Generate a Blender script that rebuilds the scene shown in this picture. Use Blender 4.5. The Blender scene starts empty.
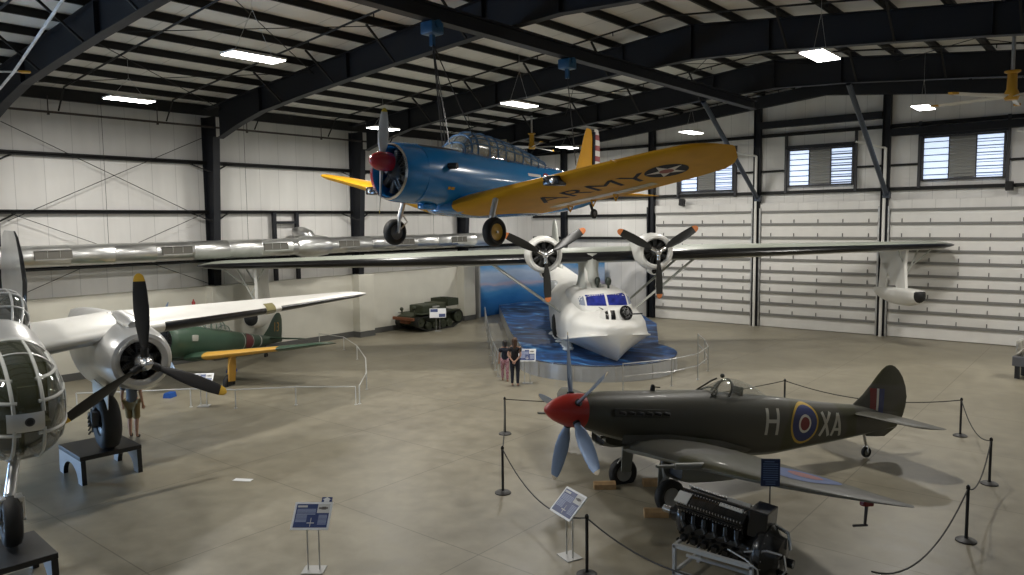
import bpy, bmesh, math, random
from mathutils import Vector, Matrix
from mathutils.bvhtree import BVHTree
random.seed(7)
C = bpy.context.scene.collection
PI = math.pi
R = math.radians
V = Vector

# ------------------------------------------------------------------ materials
_mats = {}
def mat(name, col, rough=.5, metal=0., noise=0., nscale=3., bump=0., bscale=20., spec=.5, coat=0., alpha=1., emit=None, estr=0., dirt=None):
    if name in _mats: return _mats[name]
    m = bpy.data.materials.new(name); m.use_nodes = True
    nt = m.node_tree; b = nt.nodes['Principled BSDF']
    b.inputs['Base Color'].default_value = (*col, 1)
    b.inputs['Roughness'].default_value = rough
    b.inputs['Metallic'].default_value = metal
    b.inputs['Specular IOR Level'].default_value = spec
    b.inputs['Coat Weight'].default_value = coat
    b.inputs['Coat Roughness'].default_value = .08
    if alpha < 1: b.inputs['Alpha'].default_value = alpha
    if emit:
        b.inputs['Emission Color'].default_value = (*emit, 1); b.inputs['Emission Strength'].default_value = estr
    tc = nt.nodes.new('ShaderNodeTexCoord')
    if noise:
        n = nt.nodes.new('ShaderNodeTexNoise'); n.inputs['Scale'].default_value = nscale; n.inputs['Detail'].default_value = 5
        nt.links.new(tc.outputs['Object'], n.inputs['Vector'])
        r = nt.nodes.new('ShaderNodeValToRGB')
        r.color_ramp.elements[0].position = .3; r.color_ramp.elements[1].position = .7
        r.color_ramp.elements[0].color = (*[c*(1-noise) for c in col], 1)
        r.color_ramp.elements[1].color = (*[min(1, c*(1+noise)) for c in col], 1)
        nt.links.new(n.outputs['Fac'], r.inputs['Fac']); nt.links.new(r.outputs['Color'], b.inputs['Base Color'])
    if bump:
        n = nt.nodes.new('ShaderNodeTexNoise'); n.inputs['Scale'].default_value = bscale; n.inputs['Detail'].default_value = 3
        nt.links.new(tc.outputs['Object'], n.inputs['Vector'])
        bp = nt.nodes.new('ShaderNodeBump'); bp.inputs['Strength'].default_value = bump; bp.inputs['Distance'].default_value = .02
        nt.links.new(n.outputs['Fac'], bp.inputs['Height']); nt.links.new(bp.outputs['Normal'], b.inputs['Normal'])
    _mats[name] = m
    return m

def ramp_mat(name, stops, scale, rough=.5, kind='noise', detail=4, dist=0., constant=False, metal=0., mscale=(1,1,1), coat=0.):
    m = bpy.data.materials.new(name); m.use_nodes = True
    nt = m.node_tree; b = nt.nodes['Principled BSDF']
    b.inputs['Roughness'].default_value = rough; b.inputs['Metallic'].default_value = metal; b.inputs['Coat Weight'].default_value = coat
    tc = nt.nodes.new('ShaderNodeTexCoord'); mp = nt.nodes.new('ShaderNodeMapping'); mp.inputs['Scale'].default_value = mscale
    nt.links.new(tc.outputs['Object'], mp.inputs['Vector'])
    n = nt.nodes.new('ShaderNodeTexNoise'); n.inputs['Scale'].default_value = scale; n.inputs['Detail'].default_value = detail; n.inputs['Distortion'].default_value = dist
    nt.links.new(mp.outputs['Vector'], n.inputs['Vector'])
    r = nt.nodes.new('ShaderNodeValToRGB')
    if constant: r.color_ramp.interpolation = 'CONSTANT'
    els = r.color_ramp.elements
    while len(els) < len(stops): els.new(.5)
    for e, (p, c) in zip(els, stops): e.position = p; e.color = (*c, 1)
    nt.links.new(n.outputs['Fac'], r.inputs['Fac']); nt.links.new(r.outputs['Color'], b.inputs['Base Color'])
    return m

# ------------------------------------------------------------------ object helpers
def obj(name, bm, mats, parent=None, smooth=True, angle=40, kind=None, label=None):
    me = bpy.data.meshes.new(name)
    bmesh.ops.recalc_face_normals(bm, faces=bm.faces)
    if smooth:
        for f in bm.faces: f.smooth = True
        lim = R(angle)
        for e in bm.edges:
            if len(e.link_faces) == 2 and e.calc_face_angle(0) > lim: e.smooth = False
    bm.to_mesh(me); bm.free()
    for m in (mats if isinstance(mats, (list, tuple)) else [mats]): me.materials.append(m)
    o = bpy.data.objects.new(name, me); C.objects.link(o)
    if parent: o.parent = parent
    if kind: o['kind'] = kind
    if label: o['label'] = label
    return o
def thing(name, label, cat, loc=(0,0,0), rot=(0,0,0), group=None):
    o = bpy.data.objects.new(name, None); C.objects.link(o); o.empty_display_size = .2
    o.location = loc; o.rotation_euler = rot; o['label'] = label; o['category'] = cat
    if group: o['group'] = group
    return o
def tag(o, label, cat, group=None):
    o['label'] = label; o['category'] = cat
    if group: o['group'] = group
    return o
def struct(name, bm, m, parent=None, smooth=False):
    return obj(name, bm, m, parent, smooth, kind=None if parent else 'structure')
def dup(root, loc, rot=None, label=None, group=None):
    r = root.copy(); C.objects.link(r); r.location = loc
    if rot is not None: r.rotation_euler = rot
    if label: r['label'] = label
    if group: r['group'] = group
    for ch in list(root.children):
        c = ch.copy(); C.objects.link(c); c.parent = r
        for g in ch.children:
            d = g.copy(); C.objects.link(d); d.parent = c
    return r
BM = bmesh.new

# ------------------------------------------------------------------ shapes
def setmi(faces, mi):
    for f in faces: f.material_index = mi
def box(bm, c, s, rot=None, mi=0, bev=0.):
    sx, sy, sz = [a/2 for a in s]
    vs = []
    for x in (-1, 1):
        for y in (-1, 1):
            for z in (-1, 1):
                p = V((x*sx, y*sy, z*sz))
                if rot is not None: p = rot @ p
                vs.append(bm.verts.new(p + V(c)))
    q = [(0,1,3,2),(4,6,7,5),(0,4,5,1),(2,3,7,6),(0,2,6,4),(1,5,7,3)]
    fs = [bm.faces.new([vs[i] for i in f]) for f in q]
    setmi(fs, mi)
    if bev:
        es = list({e for f in fs for e in f.edges})
        r = bmesh.ops.bevel(bm, geom=es, offset=bev, segments=2, affect='EDGES', profile=.5)
        setmi([f for f in r['faces']], mi)
    return fs
def bar(bm, a, b, w, h, up=(0,0,1), mi=0):
    a, b = V(a), V(b); d = (b-a); L = d.length; d.normalize(); u = V(up)
    s = d.cross(u)
    if s.length < 1e-4: s = d.cross(V((1,0,0)))
    s.normalize(); u = s.cross(d)
    M = Matrix((d, s, u)).transposed()
    return box(bm, (a+b)/2, (L, w, h), M, mi)
def frame_of(d):
    d = d.normalized(); u = V((0,0,1)) if abs(d.z) < .95 else V((1,0,0))
    s = d.cross(u).normalized(); return s, s.cross(d)
def loft(bm, rings, mi=0, cap0=True, cap1=True, closed=True, mifn=None):
    vr = [[bm.verts.new(p) for p in r] for r in rings]
    n = len(vr[0]); fs = []
    for i in range(len(vr)-1):
        for j in range(n if closed else n-1):
            k = (j+1) % n
            f = bm.faces.new((vr[i][j], vr[i][k], vr[i+1][k], vr[i+1][j]))
            f.material_index = mifn(i, j) if mifn else mi
            fs.append(f)
    if closed:
        if cap0: f = bm.faces.new(list(reversed(vr[0]))); f.material_index = mifn(0, 0) if mifn else mi
        if cap1: f = bm.faces.new(vr[-1]); f.material_index = mifn(len(vr)-2, 0) if mifn else mi
    return vr
def tube(bm, a, b, r0, r1=None, n=8, mi=0):
    a, b = V(a), V(b); r1 = r0 if r1 is None else r1
    s, u = frame_of(b-a)
    loft(bm, [[p + (s*math.cos(2*PI*i/n) + u*math.sin(2*PI*i/n))*r for i in range(n)] for p, r in ((a, r0), (b, r1))], mi)
def pipe(bm, pts, r, n=6, mi=0):
    pts = [V(p) for p in pts]; rings = []
    s0 = None
    for i, p in enumerate(pts):
        d = (pts[min(i+1, len(pts)-1)] - pts[max(i-1, 0)]).normalized()
        if s0 is None: s, u = frame_of(d)
        else:
            s = (s0 - d*s0.dot(d)).normalized(); u = s.cross(d)
        s0 = s
        rr = r[i] if isinstance(r, (list, tuple)) else r
        rings.append([p + (s*math.cos(2*PI*k/n) + u*math.sin(2*PI*k/n))*rr for k in range(n)])
    loft(bm, rings, mi)
def lathe(bm, prof, c=(0,0,0), axis=(1,0,0), n=24, mi=0, cap0=False, cap1=False, mifn=None):
    # prof: (distance along axis, radius)
    ax = V(axis).normalized(); s, u = frame_of(ax); c = V(c)
    loft(bm, [[c + ax*a + (s*math.cos(2*PI*i/n) + u*math.sin(2*PI*i/n))*max(r, 1e-4) for i in range(n)] for a, r in prof], mi, cap0, cap1, mifn=mifn)
def prism(bm, poly, h, M=None, mi=0):
    # poly in local xy, extruded along local z by h
    M = M or Matrix.Identity(4)
    a = [bm.verts.new(M @ V((x, y, 0))) for x, y in poly]; b = [bm.verts.new(M @ V((x, y, h))) for x, y in poly]
    n = len(poly)
    fs = [bm.faces.new(list(reversed(a))), bm.faces.new(b)] + [bm.faces.new((a[i], a[(i+1) % n], b[(i+1) % n], b[i])) for i in range(n)]
    setmi(fs, mi); return fs
def sphere(bm, c, r, n=12, mi=0, sc=(1,1,1)):
    rings = []
    for i in range(1, n):
        t = PI*i/n
        rings.append([V(c) + V((r*sc[0]*math.sin(t)*math.cos(2*PI*j/(2*n)), r*sc[1]*math.sin(t)*math.sin(2*PI*j/(2*n)), r*sc[2]*math.cos(t))) for j in range(2*n)])
    loft(bm, rings, mi)
def interp(tbl, x):
    # tbl rows sorted by first column (either direction); smooth interpolation of the remaining columns
    if tbl[0][0] > tbl[-1][0]: tbl = tbl[::-1]
    if x <= tbl[0][0]: return tbl[0][1:]
    if x >= tbl[-1][0]: return tbl[-1][1:]
    for i in range(len(tbl)-1):
        a, b = tbl[i], tbl[i+1]
        if a[0] <= x <= b[0]:
            h = b[0]-a[0]; t = (x-a[0])/h
            p = tbl[i-1] if i else a; q = tbl[i+2] if i+2 < len(tbl) else b
            out = []
            for k in range(1, len(a)):
                m0 = (b[k]-p[k])/(b[0]-p[0]) if b[0] != p[0] else 0
                m1 = (q[k]-a[k])/(q[0]-a[0]) if q[0] != a[0] else 0
                out.append((2*t**3-3*t*t+1)*a[k] + (t**3-2*t*t+t)*h*m0 + (-2*t**3+3*t*t)*b[k] + (t**3-t*t)*h*m1)
            return out
def body(bm, st, N=28, sub=4, et=2.2, eb=2.2, mi=0, mifn=None, yc=0., cap0=True, cap1=True):
    # st rows: x, halfwidth, ztop, zbottom, zwide
    xs = []
    for i in range(len(st)-1):
        for k in range(sub): xs.append(st[i][0] + (st[i+1][0]-st[i][0])*k/sub)
    xs.append(st[-1][0])
    rings = []
    for x in xs:
        w, zt, zb, zw = interp(st, x); r = []
        for j in range(N):
            t = 2*PI*j/N; c, s = math.cos(t), math.sin(t); e = et if s >= 0 else eb
            y = w*math.copysign(abs(c)**(2/e), c)
            z = zw + ((zt-zw) if s >= 0 else (zw-zb))*math.copysign(abs(s)**(2/e), s)
            r.append(V((x, yc+y, z)))
        rings.append(r)
    f = None
    if mifn: f = lambda i, j: mifn((xs[i]+xs[min(i+1, len(xs)-1)])/2, 2*PI*(j+.5)/N)
    loft(bm, rings, mi, cap0, cap1, mifn=f)
def foil(n, tc, camber=.02):
    up, lo = [], []
    for i in range(n+1):
        c = .5*(1-math.cos(PI*i/n))
        t = 5*tc*(.2969*math.sqrt(c)-.126*c-.3516*c*c+.2843*c**3-.1036*c**4)
        m = camber*4*c*(1-c)
        up.append((c, m+t)); lo.append((c, m-t))
    return list(reversed(up)) + lo[1:-1]
def wing(bm, st, n=12, sgn=1, mifn=None, axis='y', camber=.02, cap0=True):
    # st rows: span position, x of leading edge, chord, z, thickness ratio, drop of trailing edge
    rings = []
    fr = None
    for y, xl, ch, z, tc, dz in st:
        pr = foil(n, tc, camber); fr = pr; r = []
        for c, t in pr:
            if axis == 'y': r.append(V((xl-c*ch, sgn*y, z+t*ch-dz*c)))
            else: r.append(V((xl-c*ch, t*ch, y)))
        rings.append(r)
    N = len(fr)
    def mf(i, j):
        a, b = fr[j], fr[(j+1) % N]
        c = (a[0]+b[0])/2; upper = j < n
        ym = (st[min(i, len(st)-1)][0]+st[min(i+1, len(st)-1)][0])/2
        return mifn(ym, c, upper) if mifn else 0
    loft(bm, rings, cap0=cap0, mifn=mf)
def dense(st, sub=3):
    out = []
    for i in range(len(st)-1):
        for k in range(sub):
            y = st[i][0]+(st[i+1][0]-st[i][0])*k/sub
            out.append((y, *[st[i][m]+(st[i+1][m]-st[i][m])*k/sub for m in range(1, 6)]))
    return out+[st[-1]]
def tip(st, length, n=5, sweep=.6):
    # rounded tip appended after the last station
    y, xl, ch, z, tc, dz = st[-1]; y0, xl0, ch0, z0 = st[-2][:4]
    out = list(st)
    for i in range(1, n+1):
        t = i/n; k = math.sqrt(max(0, 1-t*t)); k = max(k, .06)
        out.append((y+length*t, xl-(1-k)*ch*sweep + (xl-xl0)/(y-y0)*length*t*.5, ch*k, z+(z-z0)/(y-y0)*length*t, tc*max(k, .4), dz*k))
    return out
def blade_bm(st, ph=0., hubx=0., tipfrom=1e9, root=None, cuffmi=0):
    # st rows: radius, chord, thickness, twist(deg)
    bm = BM(); rings = []
    ct = V((0, math.cos(ph), -math.sin(ph))); rad = V((0, math.sin(ph), math.cos(ph))); ax = V((1, 0, 0))
    for r, c, t, tw in st:
        cd = ct*math.cos(R(tw)) + ax*math.sin(R(tw)); nd = ax*math.cos(R(tw)) - ct*math.sin(R(tw))
        rings.append([V((hubx,0,0)) + rad*r + cd*(c/2*math.cos(2*PI*i/12)) + nd*(t/2*math.sin(2*PI*i/12)) for i in range(12)])
    loft(bm, rings, mifn=lambda i, j: 1 if (st[i][0]+st[min(i+1, len(st)-1)][0])/2 > tipfrom else 0)
    if root is not None: bmesh.ops.translate(bm, verts=bm.verts, vec=V(root))
    return bm
def wheel(parent, c, r, w, mt, mh, axis=(0,1,0), name='wheel', hubr=.5, mcap=None, capside=0):
    bm = BM(); k = w/2
    lathe(bm, [(-k*.55, r*hubr), (-k*.85, r*(hubr+.08)), (-k, r*.8), (-k*.8, r*.93), (-k*.35, r*.995), (0, r), (k*.35, r*.995), (k*.8, r*.93), (k, r*.8), (k*.85, r*(hubr+.08)), (k*.55, r*hubr)], c, axis, 32)
    t = obj('tyre', bm, mt, parent)
    bm = BM()
    lathe(bm, [(-k*.35, 1e-3), (-k*.35, r*.16), (-k*.62, r*.2), (-k*.5, r*hubr*.8), (-k*.7, r*(hubr+.02)), (0, r*(hubr+.02)), (k*.7, r*(hubr+.02)), (k*.5, r*hubr*.8), (k*.62, r*.2), (k*.62, 1e-3)], c, axis, 24)
    h = obj('wheel_hub', bm, mh, parent)
    return t, h

# ------------------------------------------------------------------ decals (paint laid on a surface)
def surf(bms):
    bm = BM()
    for b in bms:
        me = b if isinstance(b, bpy.types.Mesh) else b.data
        bm.from_mesh(me)
    t = BVHTree.FromBMesh(bm); bm.free(); return t
def decal(name, tree, polys, O, U, W, D, mats, parent, off=.006, seg=.06, label=None):
    # polys: list of (points2d or (mesh verts, faces), material index); laid in the plane O+u*U+v*W, dropped along D
    O, U, W, D = V(O), V(U).normalized(), V(W).normalized(), V(D).normalized()
    out = BM()
    for lay, (pts, mi) in enumerate(polys):
        bm = BM()
        if isinstance(pts, tuple):
            vs = [bm.verts.new((x, y, 0)) for x, y in pts[0]]
            for f in pts[1]:
                try: bm.faces.new([vs[i] for i in f])
                except ValueError: pass
        else:
            bm.faces.new([bm.verts.new((x, y, 0)) for x, y in pts])
        bmesh.ops.triangulate(bm, faces=bm.faces)
        for _ in range(5):
            es = [e for e in bm.edges if e.calc_length() > seg]
            if not es: break
            bmesh.ops.subdivide_edges(bm, edges=es, cuts=1)
            bmesh.ops.triangulate(bm, faces=[f for f in bm.faces if len(f.verts) > 3])
        hit = {}
        for v in bm.verts:
            p = O + U*v.co.x + W*v.co.y
            h = tree.ray_cast(p - D*3, D, 8)
            if h[0] is not None: hit[v] = out.verts.new(h[0] - D*(off*(1+.5*lay)))
        for f in bm.faces:
            if all(v in hit for v in f.verts):
                q = out.faces.new([hit[v] for v in f.verts]); q.material_index = mi
        bm.free()
    return obj(name, out, mats, parent, label=label)
def disc(r, n=40, cx=0, cy=0, sx=1., sy=1.): return [(cx+r*sx*math.cos(2*PI*i/n), cy+r*sy*math.sin(2*PI*i/n)) for i in range(n)]
def starpoly(r, cx=0, cy=0, rot=PI/2, sx=1., sy=1.):
    return [(cx+sx*(r if i % 2 == 0 else r*.382)*math.cos(rot+PI*i/5), cy+sy*(r if i % 2 == 0 else r*.382)*math.sin(rot+PI*i/5)) for i in range(10)]
def text_mesh(s, size, align='CENTER'):
    cu = bpy.data.curves.new('lettering', 'FONT'); cu.body = s; cu.size = size; cu.align_x = align; cu.align_y = 'CENTER'
    o = bpy.data.objects.new('lettering', cu); C.objects.link(o)
    dg = bpy.context.evaluated_depsgraph_get(); me = bpy.data.meshes.new_from_object(o.evaluated_get(dg))
    vs = [(v.co.x, v.co.y) for v in me.vertices]; fs = [tuple(p.vertices) for p in me.polygons]
    bpy.data.objects.remove(o); bpy.data.curves.remove(cu); bpy.data.meshes.remove(me)
    return (vs, fs)
def stroke(a, b, w):
    a, b = V((*a, 0)), V((*b, 0)); d = (b-a).normalized(); n = V((-d.y, d.x, 0))*w/2
    return [tuple((a+n).xy), tuple((a-n).xy), tuple((b-n).xy), tuple((b+n).xy)]
# ------------------------------------------------------------------ palette
STEEL = mat('dark_steel', (.009,.0105,.015), .55, spec=.35)
PURL = mat('purlin_steel', (.011,.011,.011), .6, spec=.3)
BLACK = mat('black_paint', (.008,.008,.009), .45)
BLACKG = mat('black_gloss', (.006,.006,.007), .2)
RUBBER = mat('rubber', (.012,.012,.012), .7)
GALV = mat('galvanised', (.55,.55,.54), .35, .85, noise=.2, nscale=4)
CHROME = mat('bright_metal', (.75,.75,.76), .22, 1.)
WHITEP = mat('white_paint', (.75,.74,.70), .4)
ALU = mat('aluminium_skin', (.58,.59,.60), .3, .9, noise=.12, nscale=2.5)

def floor_mat():
    m = bpy.data.materials.new('polished_concrete'); m.use_nodes = True
    nt = m.node_tree; b = nt.nodes['Principled BSDF']; L = nt.links.new
    tc = nt.nodes.new('ShaderNodeTexCoord')
    def noise(sc, det, dist=0):
        n = nt.nodes.new('ShaderNodeTexNoise'); n.inputs['Scale'].default_value = sc; n.inputs['Detail'].default_value = det; n.inputs['Distortion'].default_value = dist
        L(tc.outputs['Object'], n.inputs['Vector']); return n
    n1, n2, n3 = noise(.35, 6, .6), noise(2.2, 8, .3), noise(14, 6)
    r = nt.nodes.new('ShaderNodeValToRGB')
    r.color_ramp.elements[0].position = .3; r.color_ramp.elements[0].color = (.168,.150,.108,1)
    r.color_ramp.elements[1].position = .72; r.color_ramp.elements[1].color = (.315,.285,.213,1)
    mx = nt.nodes.new('ShaderNodeMath'); mx.operation = 'MULTIPLY_ADD'; mx.inputs[1].default_value = .55
    L(n2.outputs['Fac'], mx.inputs[0])
    m2 = nt.nodes.new('ShaderNodeMath'); m2.operation = 'MULTIPLY'; m2.inputs[1].default_value = .45
    L(n1.outputs['Fac'], m2.inputs[0]); L(m2.outputs[0], mx.inputs[2])
    L(mx.outputs[0], r.inputs['Fac'])
    # saw-cut joints
    sep = nt.nodes.new('ShaderNodeSeparateXYZ'); L(tc.outputs['Object'], sep.inputs[0])
    prev = None
    for ax, off in (('X', 1.1), ('Y', 2.3)):
        a = nt.nodes.new('ShaderNodeMath'); a.operation = 'ADD'; a.inputs[1].default_value = off+100*3.86; L(sep.outputs[ax], a.inputs[0])
        d = nt.nodes.new('ShaderNodeMath'); d.operation = 'DIVIDE'; d.inputs[1].default_value = 3.86; L(a.outputs[0], d.inputs[0])
        f = nt.nodes.new('ShaderNodeMath'); f.operation = 'FRACT'; L(d.outputs[0], f.inputs[0])
        g = nt.nodes.new('ShaderNodeMath'); g.operation = 'LESS_THAN'; g.inputs[1].default_value = .006; L(f.outputs[0], g.inputs[0])
        if prev:
            mm = nt.nodes.new('ShaderNodeMath'); mm.operation = 'MAXIMUM'; L(prev.outputs[0], mm.inputs[0]); L(g.outputs[0], mm.inputs[1]); prev = mm
        else: prev = g
    mc = nt.nodes.new('ShaderNodeMix'); mc.data_type = 'RGBA'; mc.blend_type = 'MULTIPLY'
    mc.inputs[7].default_value = (.62,.61,.6,1)
    L(prev.outputs[0], mc.inputs[0]); L(r.outputs['Color'], mc.inputs[6])
    L(mc.outputs[2], b.inputs['Base Color'])
    rr = nt.nodes.new('ShaderNodeMapRange'); rr.inputs['To Min'].default_value = .3; rr.inputs['To Max'].default_value = .52
    L(n2.outputs['Fac'], rr.inputs['Value']); L(rr.outputs[0], b.inputs['Roughness'])
    b.inputs['Specular IOR Level'].default_value = .45
    bp = nt.nodes.new('ShaderNodeBump'); bp.inputs['Strength'].default_value = .05; L(n3.outputs['Fac'], bp.inputs['Height']); L(bp.outputs['Normal'], b.inputs['Normal'])
    return m
FLOOR = floor_mat()

def liner_mat(name, col, axis, pitch, rough=.55):
    # vinyl faced insulation with vertical seams and slight billows
    m = bpy.data.materials.new(name); m.use_nodes = True
    nt = m.node_tree; b = nt.nodes['Principled BSDF']; L = nt.links.new
    b.inputs['Roughness'].default_value = rough; b.inputs['Specular IOR Level'].default_value = .3
    tc = nt.nodes.new('ShaderNodeTexCoord'); sep = nt.nodes.new('ShaderNodeSeparateXYZ'); L(tc.outputs['Object'], sep.inputs[0])
    d = nt.nodes.new('ShaderNodeMath'); d.operation = 'MULTIPLY'; d.inputs[1].default_value = 1/pitch; L(sep.outputs[axis], d.inputs[0])
    f = nt.nodes.new('ShaderNodeMath'); f.operation = 'FRACT'; L(d.outputs[0], f.inputs[0])
    g = nt.nodes.new('ShaderNodeMath'); g.operation = 'LESS_THAN'; g.inputs[1].default_value = .022; L(f.outputs[0], g.inputs[0])
    n = nt.nodes.new('ShaderNodeTexNoise'); n.inputs['Scale'].default_value = .8; n.inputs['Detail'].default_value = 4
    mp = nt.nodes.new('ShaderNodeMapping'); mp.inputs['Scale'].default_value = (1.6, 1.6, .35); L(tc.outputs['Object'], mp.inputs[0]); L(mp.outputs[0], n.inputs['Vector'])
    r = nt.nodes.new('ShaderNodeValToRGB')
    r.color_ramp.elements[0].position = .3; r.color_ramp.elements[0].color = (*[c*.88 for c in col], 1)
    r.color_ramp.elements[1].position = .7; r.color_ramp.elements[1].color = (*col, 1)
    L(n.outputs['Fac'], r.inputs[0])
    mc = nt.nodes.new('ShaderNodeMix'); mc.data_type = 'RGBA'; mc.blend_type = 'MULTIPLY'; mc.inputs[7].default_value = (.72,.72,.72,1)
    L(g.outputs[0], mc.inputs[0]); L(r.outputs[0], mc.inputs[6]); L(mc.outputs[2], b.inputs['Base Color'])
    s = nt.nodes.new('ShaderNodeMath'); s.operation = 'PINGPONG'; s.inputs[1].default_value = .5; L(d.outputs[0], s.inputs[0])
    bp = nt.nodes.new('ShaderNodeBump'); bp.inputs['Strength'].default_value = .35; bp.inputs['Distance'].default_value = .05
    L(s.outputs[0], bp.inputs['Height']); L(bp.outputs['Normal'], b.inputs['Normal'])
    return m
WALLM = liner_mat('wall_liner', (.80,.785,.755), 'Y', .97)
WALLE = liner_mat('end_wall_liner', (.80,.785,.755), 'X', .97)
ROOFM = liner_mat('roof_liner', (.66,.645,.60), 'Y', 1.83)
CREAM = mat('cream_wainscot', (.62,.60,.52), .5, noise=.04, nscale=1.5)
BASE = mat('dark_base', (.10,.10,.095), .5)
DOORW = mat('door_panel', (.74,.725,.69), .45, noise=.03, nscale=2)
DOORG = mat('door_channel', (.20,.197,.185), .45)

# ------------------------------------------------------------------ building shell
W_, L_, Y0 = 37., 39.3, -14.06
EAVE, SL = 10.67, .1
roofz = lambda x: EAVE + SL*min(x, W_-x)
bm = BM(); box(bm, (W_/2, (L_+Y0)/2, -.1), (W_, L_-Y0, .2)); struct('floor', bm, FLOOR)
bm = BM(); box(bm, (-.1, (L_+Y0)/2, 5.4), (.2, L_-Y0, 10.8)); struct('wall_left', bm, WALLM)
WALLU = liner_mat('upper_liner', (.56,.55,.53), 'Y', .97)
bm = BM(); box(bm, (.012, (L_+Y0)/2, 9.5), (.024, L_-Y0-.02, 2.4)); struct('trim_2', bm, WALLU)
bm = BM(); box(bm, (W_+.1, (L_+Y0)/2, 5.4), (.2, L_-Y0, 10.8)); struct('wall_right', bm, WALLM)
for nm, y in (('wall_back', L_+.1), ('wall_front', Y0-.1)):
    bm = BM()
    prism(bm, [(-.2,-.2), (W_+.2,-.2), (W_+.2, EAVE), (W_/2, EAVE+SL*W_/2), (-.2, EAVE)], .2, Matrix.Translation((0, y+.1, 0)) @ Matrix.Rotation(PI/2, 4, 'X'))
    struct(nm, bm, WALLE)
bm = BM()
for a, b in ((0, W_/2), (W_/2, W_)):
    z0, z1 = roofz(a), roofz(b)
    prism(bm, [(a, z0), (b, z1), (b, z1+.15), (a, z0+.15)], L_-Y0+.4, Matrix.Translation((0, L_+.2, 0)) @ Matrix.Rotation(PI/2, 4, 'X'))
struct('ceiling', bm, ROOFM)

COLY = [9.1+7.72*k - (.32 if k == 0 else 0) for k in range(-3, 4)]
LOW = [(1.0,9.05),(1.3,9.2),(2.8,9.62),(4.4,9.96),(6.9,10.25),(9.7,10.53),(12.2,10.74),(15.8,11.02),(18.5,11.13)]
def lowz(x): return interp(LOW, min(x, W_-x))[0]
for y in COLY:
    for side in (0, 1):
        X = (lambda v: v) if side == 0 else (lambda v: W_-v)
        bm = BM()
        z1 = 9.1
        for x0, x1 in (((.12,.12)), ((.42,1.0))):
            loft(bm, [[V((X(xx-.015), y-.15, z)), V((X(xx+.015), y-.15, z)), V((X(xx+.015), y+.15, z)), V((X(xx-.015), y+.15, z))] for xx, z in ((x0, 0), (x1, z1), (x1, 10.15 if x0 < .2 else 9.3))])
        loft(bm, [[V((X(.12), y-.012, z)), V((X(xx), y-.012, z)), V((X(xx), y+.012, z)), V((X(.12), y+.012, z))] for xx, z in ((.42, 0), (1.0, z1), (1.0, 10.15))])
        struct('steel_column', bm, STEEL)
    bm = BM(); xs = [.12]+[1.3, 2.8, 4.4, 6.9, 9.7, 12.2, 15.8, 18.5]; xs = xs+[W_-x for x in xs[-2::-1]]
    tz = lambda x: roofz(x)-.21
    lz = lambda x: lowz(max(1.3, min(x, W_-1.3)))
    loft(bm, [[V((x, y-.15, tz(x))), V((x, y+.15, tz(x))), V((x, y+.15, tz(x)-.025)), V((x, y-.15, tz(x)-.025))] for x in xs])
    xi = [x for x in xs if 1.2 < x < W_-1.2]
    loft(bm, [[V((x, y-.15, lz(x))), V((x, y+.15, lz(x))), V((x, y+.15, lz(x)+.03)), V((x, y-.15, lz(x)+.03))] for x in xi])
    loft(bm, [[V((x, y-.01, tz(x))), V((x, y+.01, tz(x))), V((x, y+.01, lz(x))), V((x, y-.01, lz(x)))] for x in xi])
    for x in (4.4, 9.7, 15.8, 18.5, W_-15.8, W_-9.7, W_-4.4):
        box(bm, (x, y, (tz(x)+lz(x))/2), (.03, .28, tz(x)-lz(x)))
    struct('roof_rafter', bm, STEEL)
    # flange braces up to the purlins
    for i, x in enumerate((5.9, 9, 12.1, 15.2, 21.8, 24.9, 28)):
        bm = BM(); bar(bm, (x, y-.12, lz(x)+.02), (x, y-1.25, roofz(x)-.15), .06, .06); bar(bm, (x, y+.12, lz(x)+.02), (x, y+1.25, roofz(x)-.15), .06, .06)
        struct('flange_brace', bm, PURL)
bm = BM()
for a, b in ((0, W_/2), (W_/2, W_)):
    prism(bm, [(a, roofz(a)-.25), (b, roofz(b)-.25), (b, roofz(b)-.85), (a, roofz(a)-.85)], .3, Matrix.Translation((0, L_-.1, 0)) @ Matrix.Rotation(PI/2, 4, 'X'))
struct('end_rafter', bm, STEEL)
for k in range(0, 12):
    for side in (0, 1):
        x = 1.5+1.545*k
        if x > 18.6 or (side and k == 11): continue
        xx = x if side == 0 else W_-x
        z = roofz(x); bm = BM()
        box(bm, (xx, (L_+Y0)/2, z-.105), (.012, L_-Y0, .21)); box(bm, (xx-.04, (L_+Y0)/2, z-.206), (.08, L_-Y0, .012)); box(bm, (xx+.04, (L_+Y0)/2, z-.004), (.08, L_-Y0, .008))
        struct('purlin', bm, PURL)
for x in (.12, W_-.12):
    bm = BM(); box(bm, (x, (L_+Y0)/2, 10.46), (.2, L_-Y0, .42)); struct('eave_strut', bm, PURL)
# roof sprinkler branches and bracing rods
for k in range(-3, 8):
    y = 10.9+3.86*k
    if y > L_-1: continue
    bm = BM(); pipe(bm, [(1.0, y, 9.75+.0), (1.6, y, roofz(1.6)-.33), (W_/2, y, roofz(W_/2)-.33), (W_-1.2, y, roofz(1.2)-.33)], .032)
    for x in (4, 7.2, 10.3, 13.4, 16.6, 20.5, 23.6, 26.7): tube(bm, (x, y, roofz(x)-.33), (x, y, roofz(x)-.46), .02, n=6)
    struct('sprinkler_pipe', bm, PURL)
for a, b in ((9.1, 16.82), (24.54, 32.26), (-6.34, 1.38)):
    for x0 in (1.5, 7.7, 13.9, 23.2):
        bm = BM(); z = lambda x: roofz(x)-.42
        pipe(bm, [(x0, a, z(x0)), (x0+6.2, b, z(x0+6.2))], .014); pipe(bm, [(x0, b, z(x0)-.03), (x0+6.2, a, z(x0+6.2)-.03)], .014)
        struct('roof_bracing_rod', bm, PURL)
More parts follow.
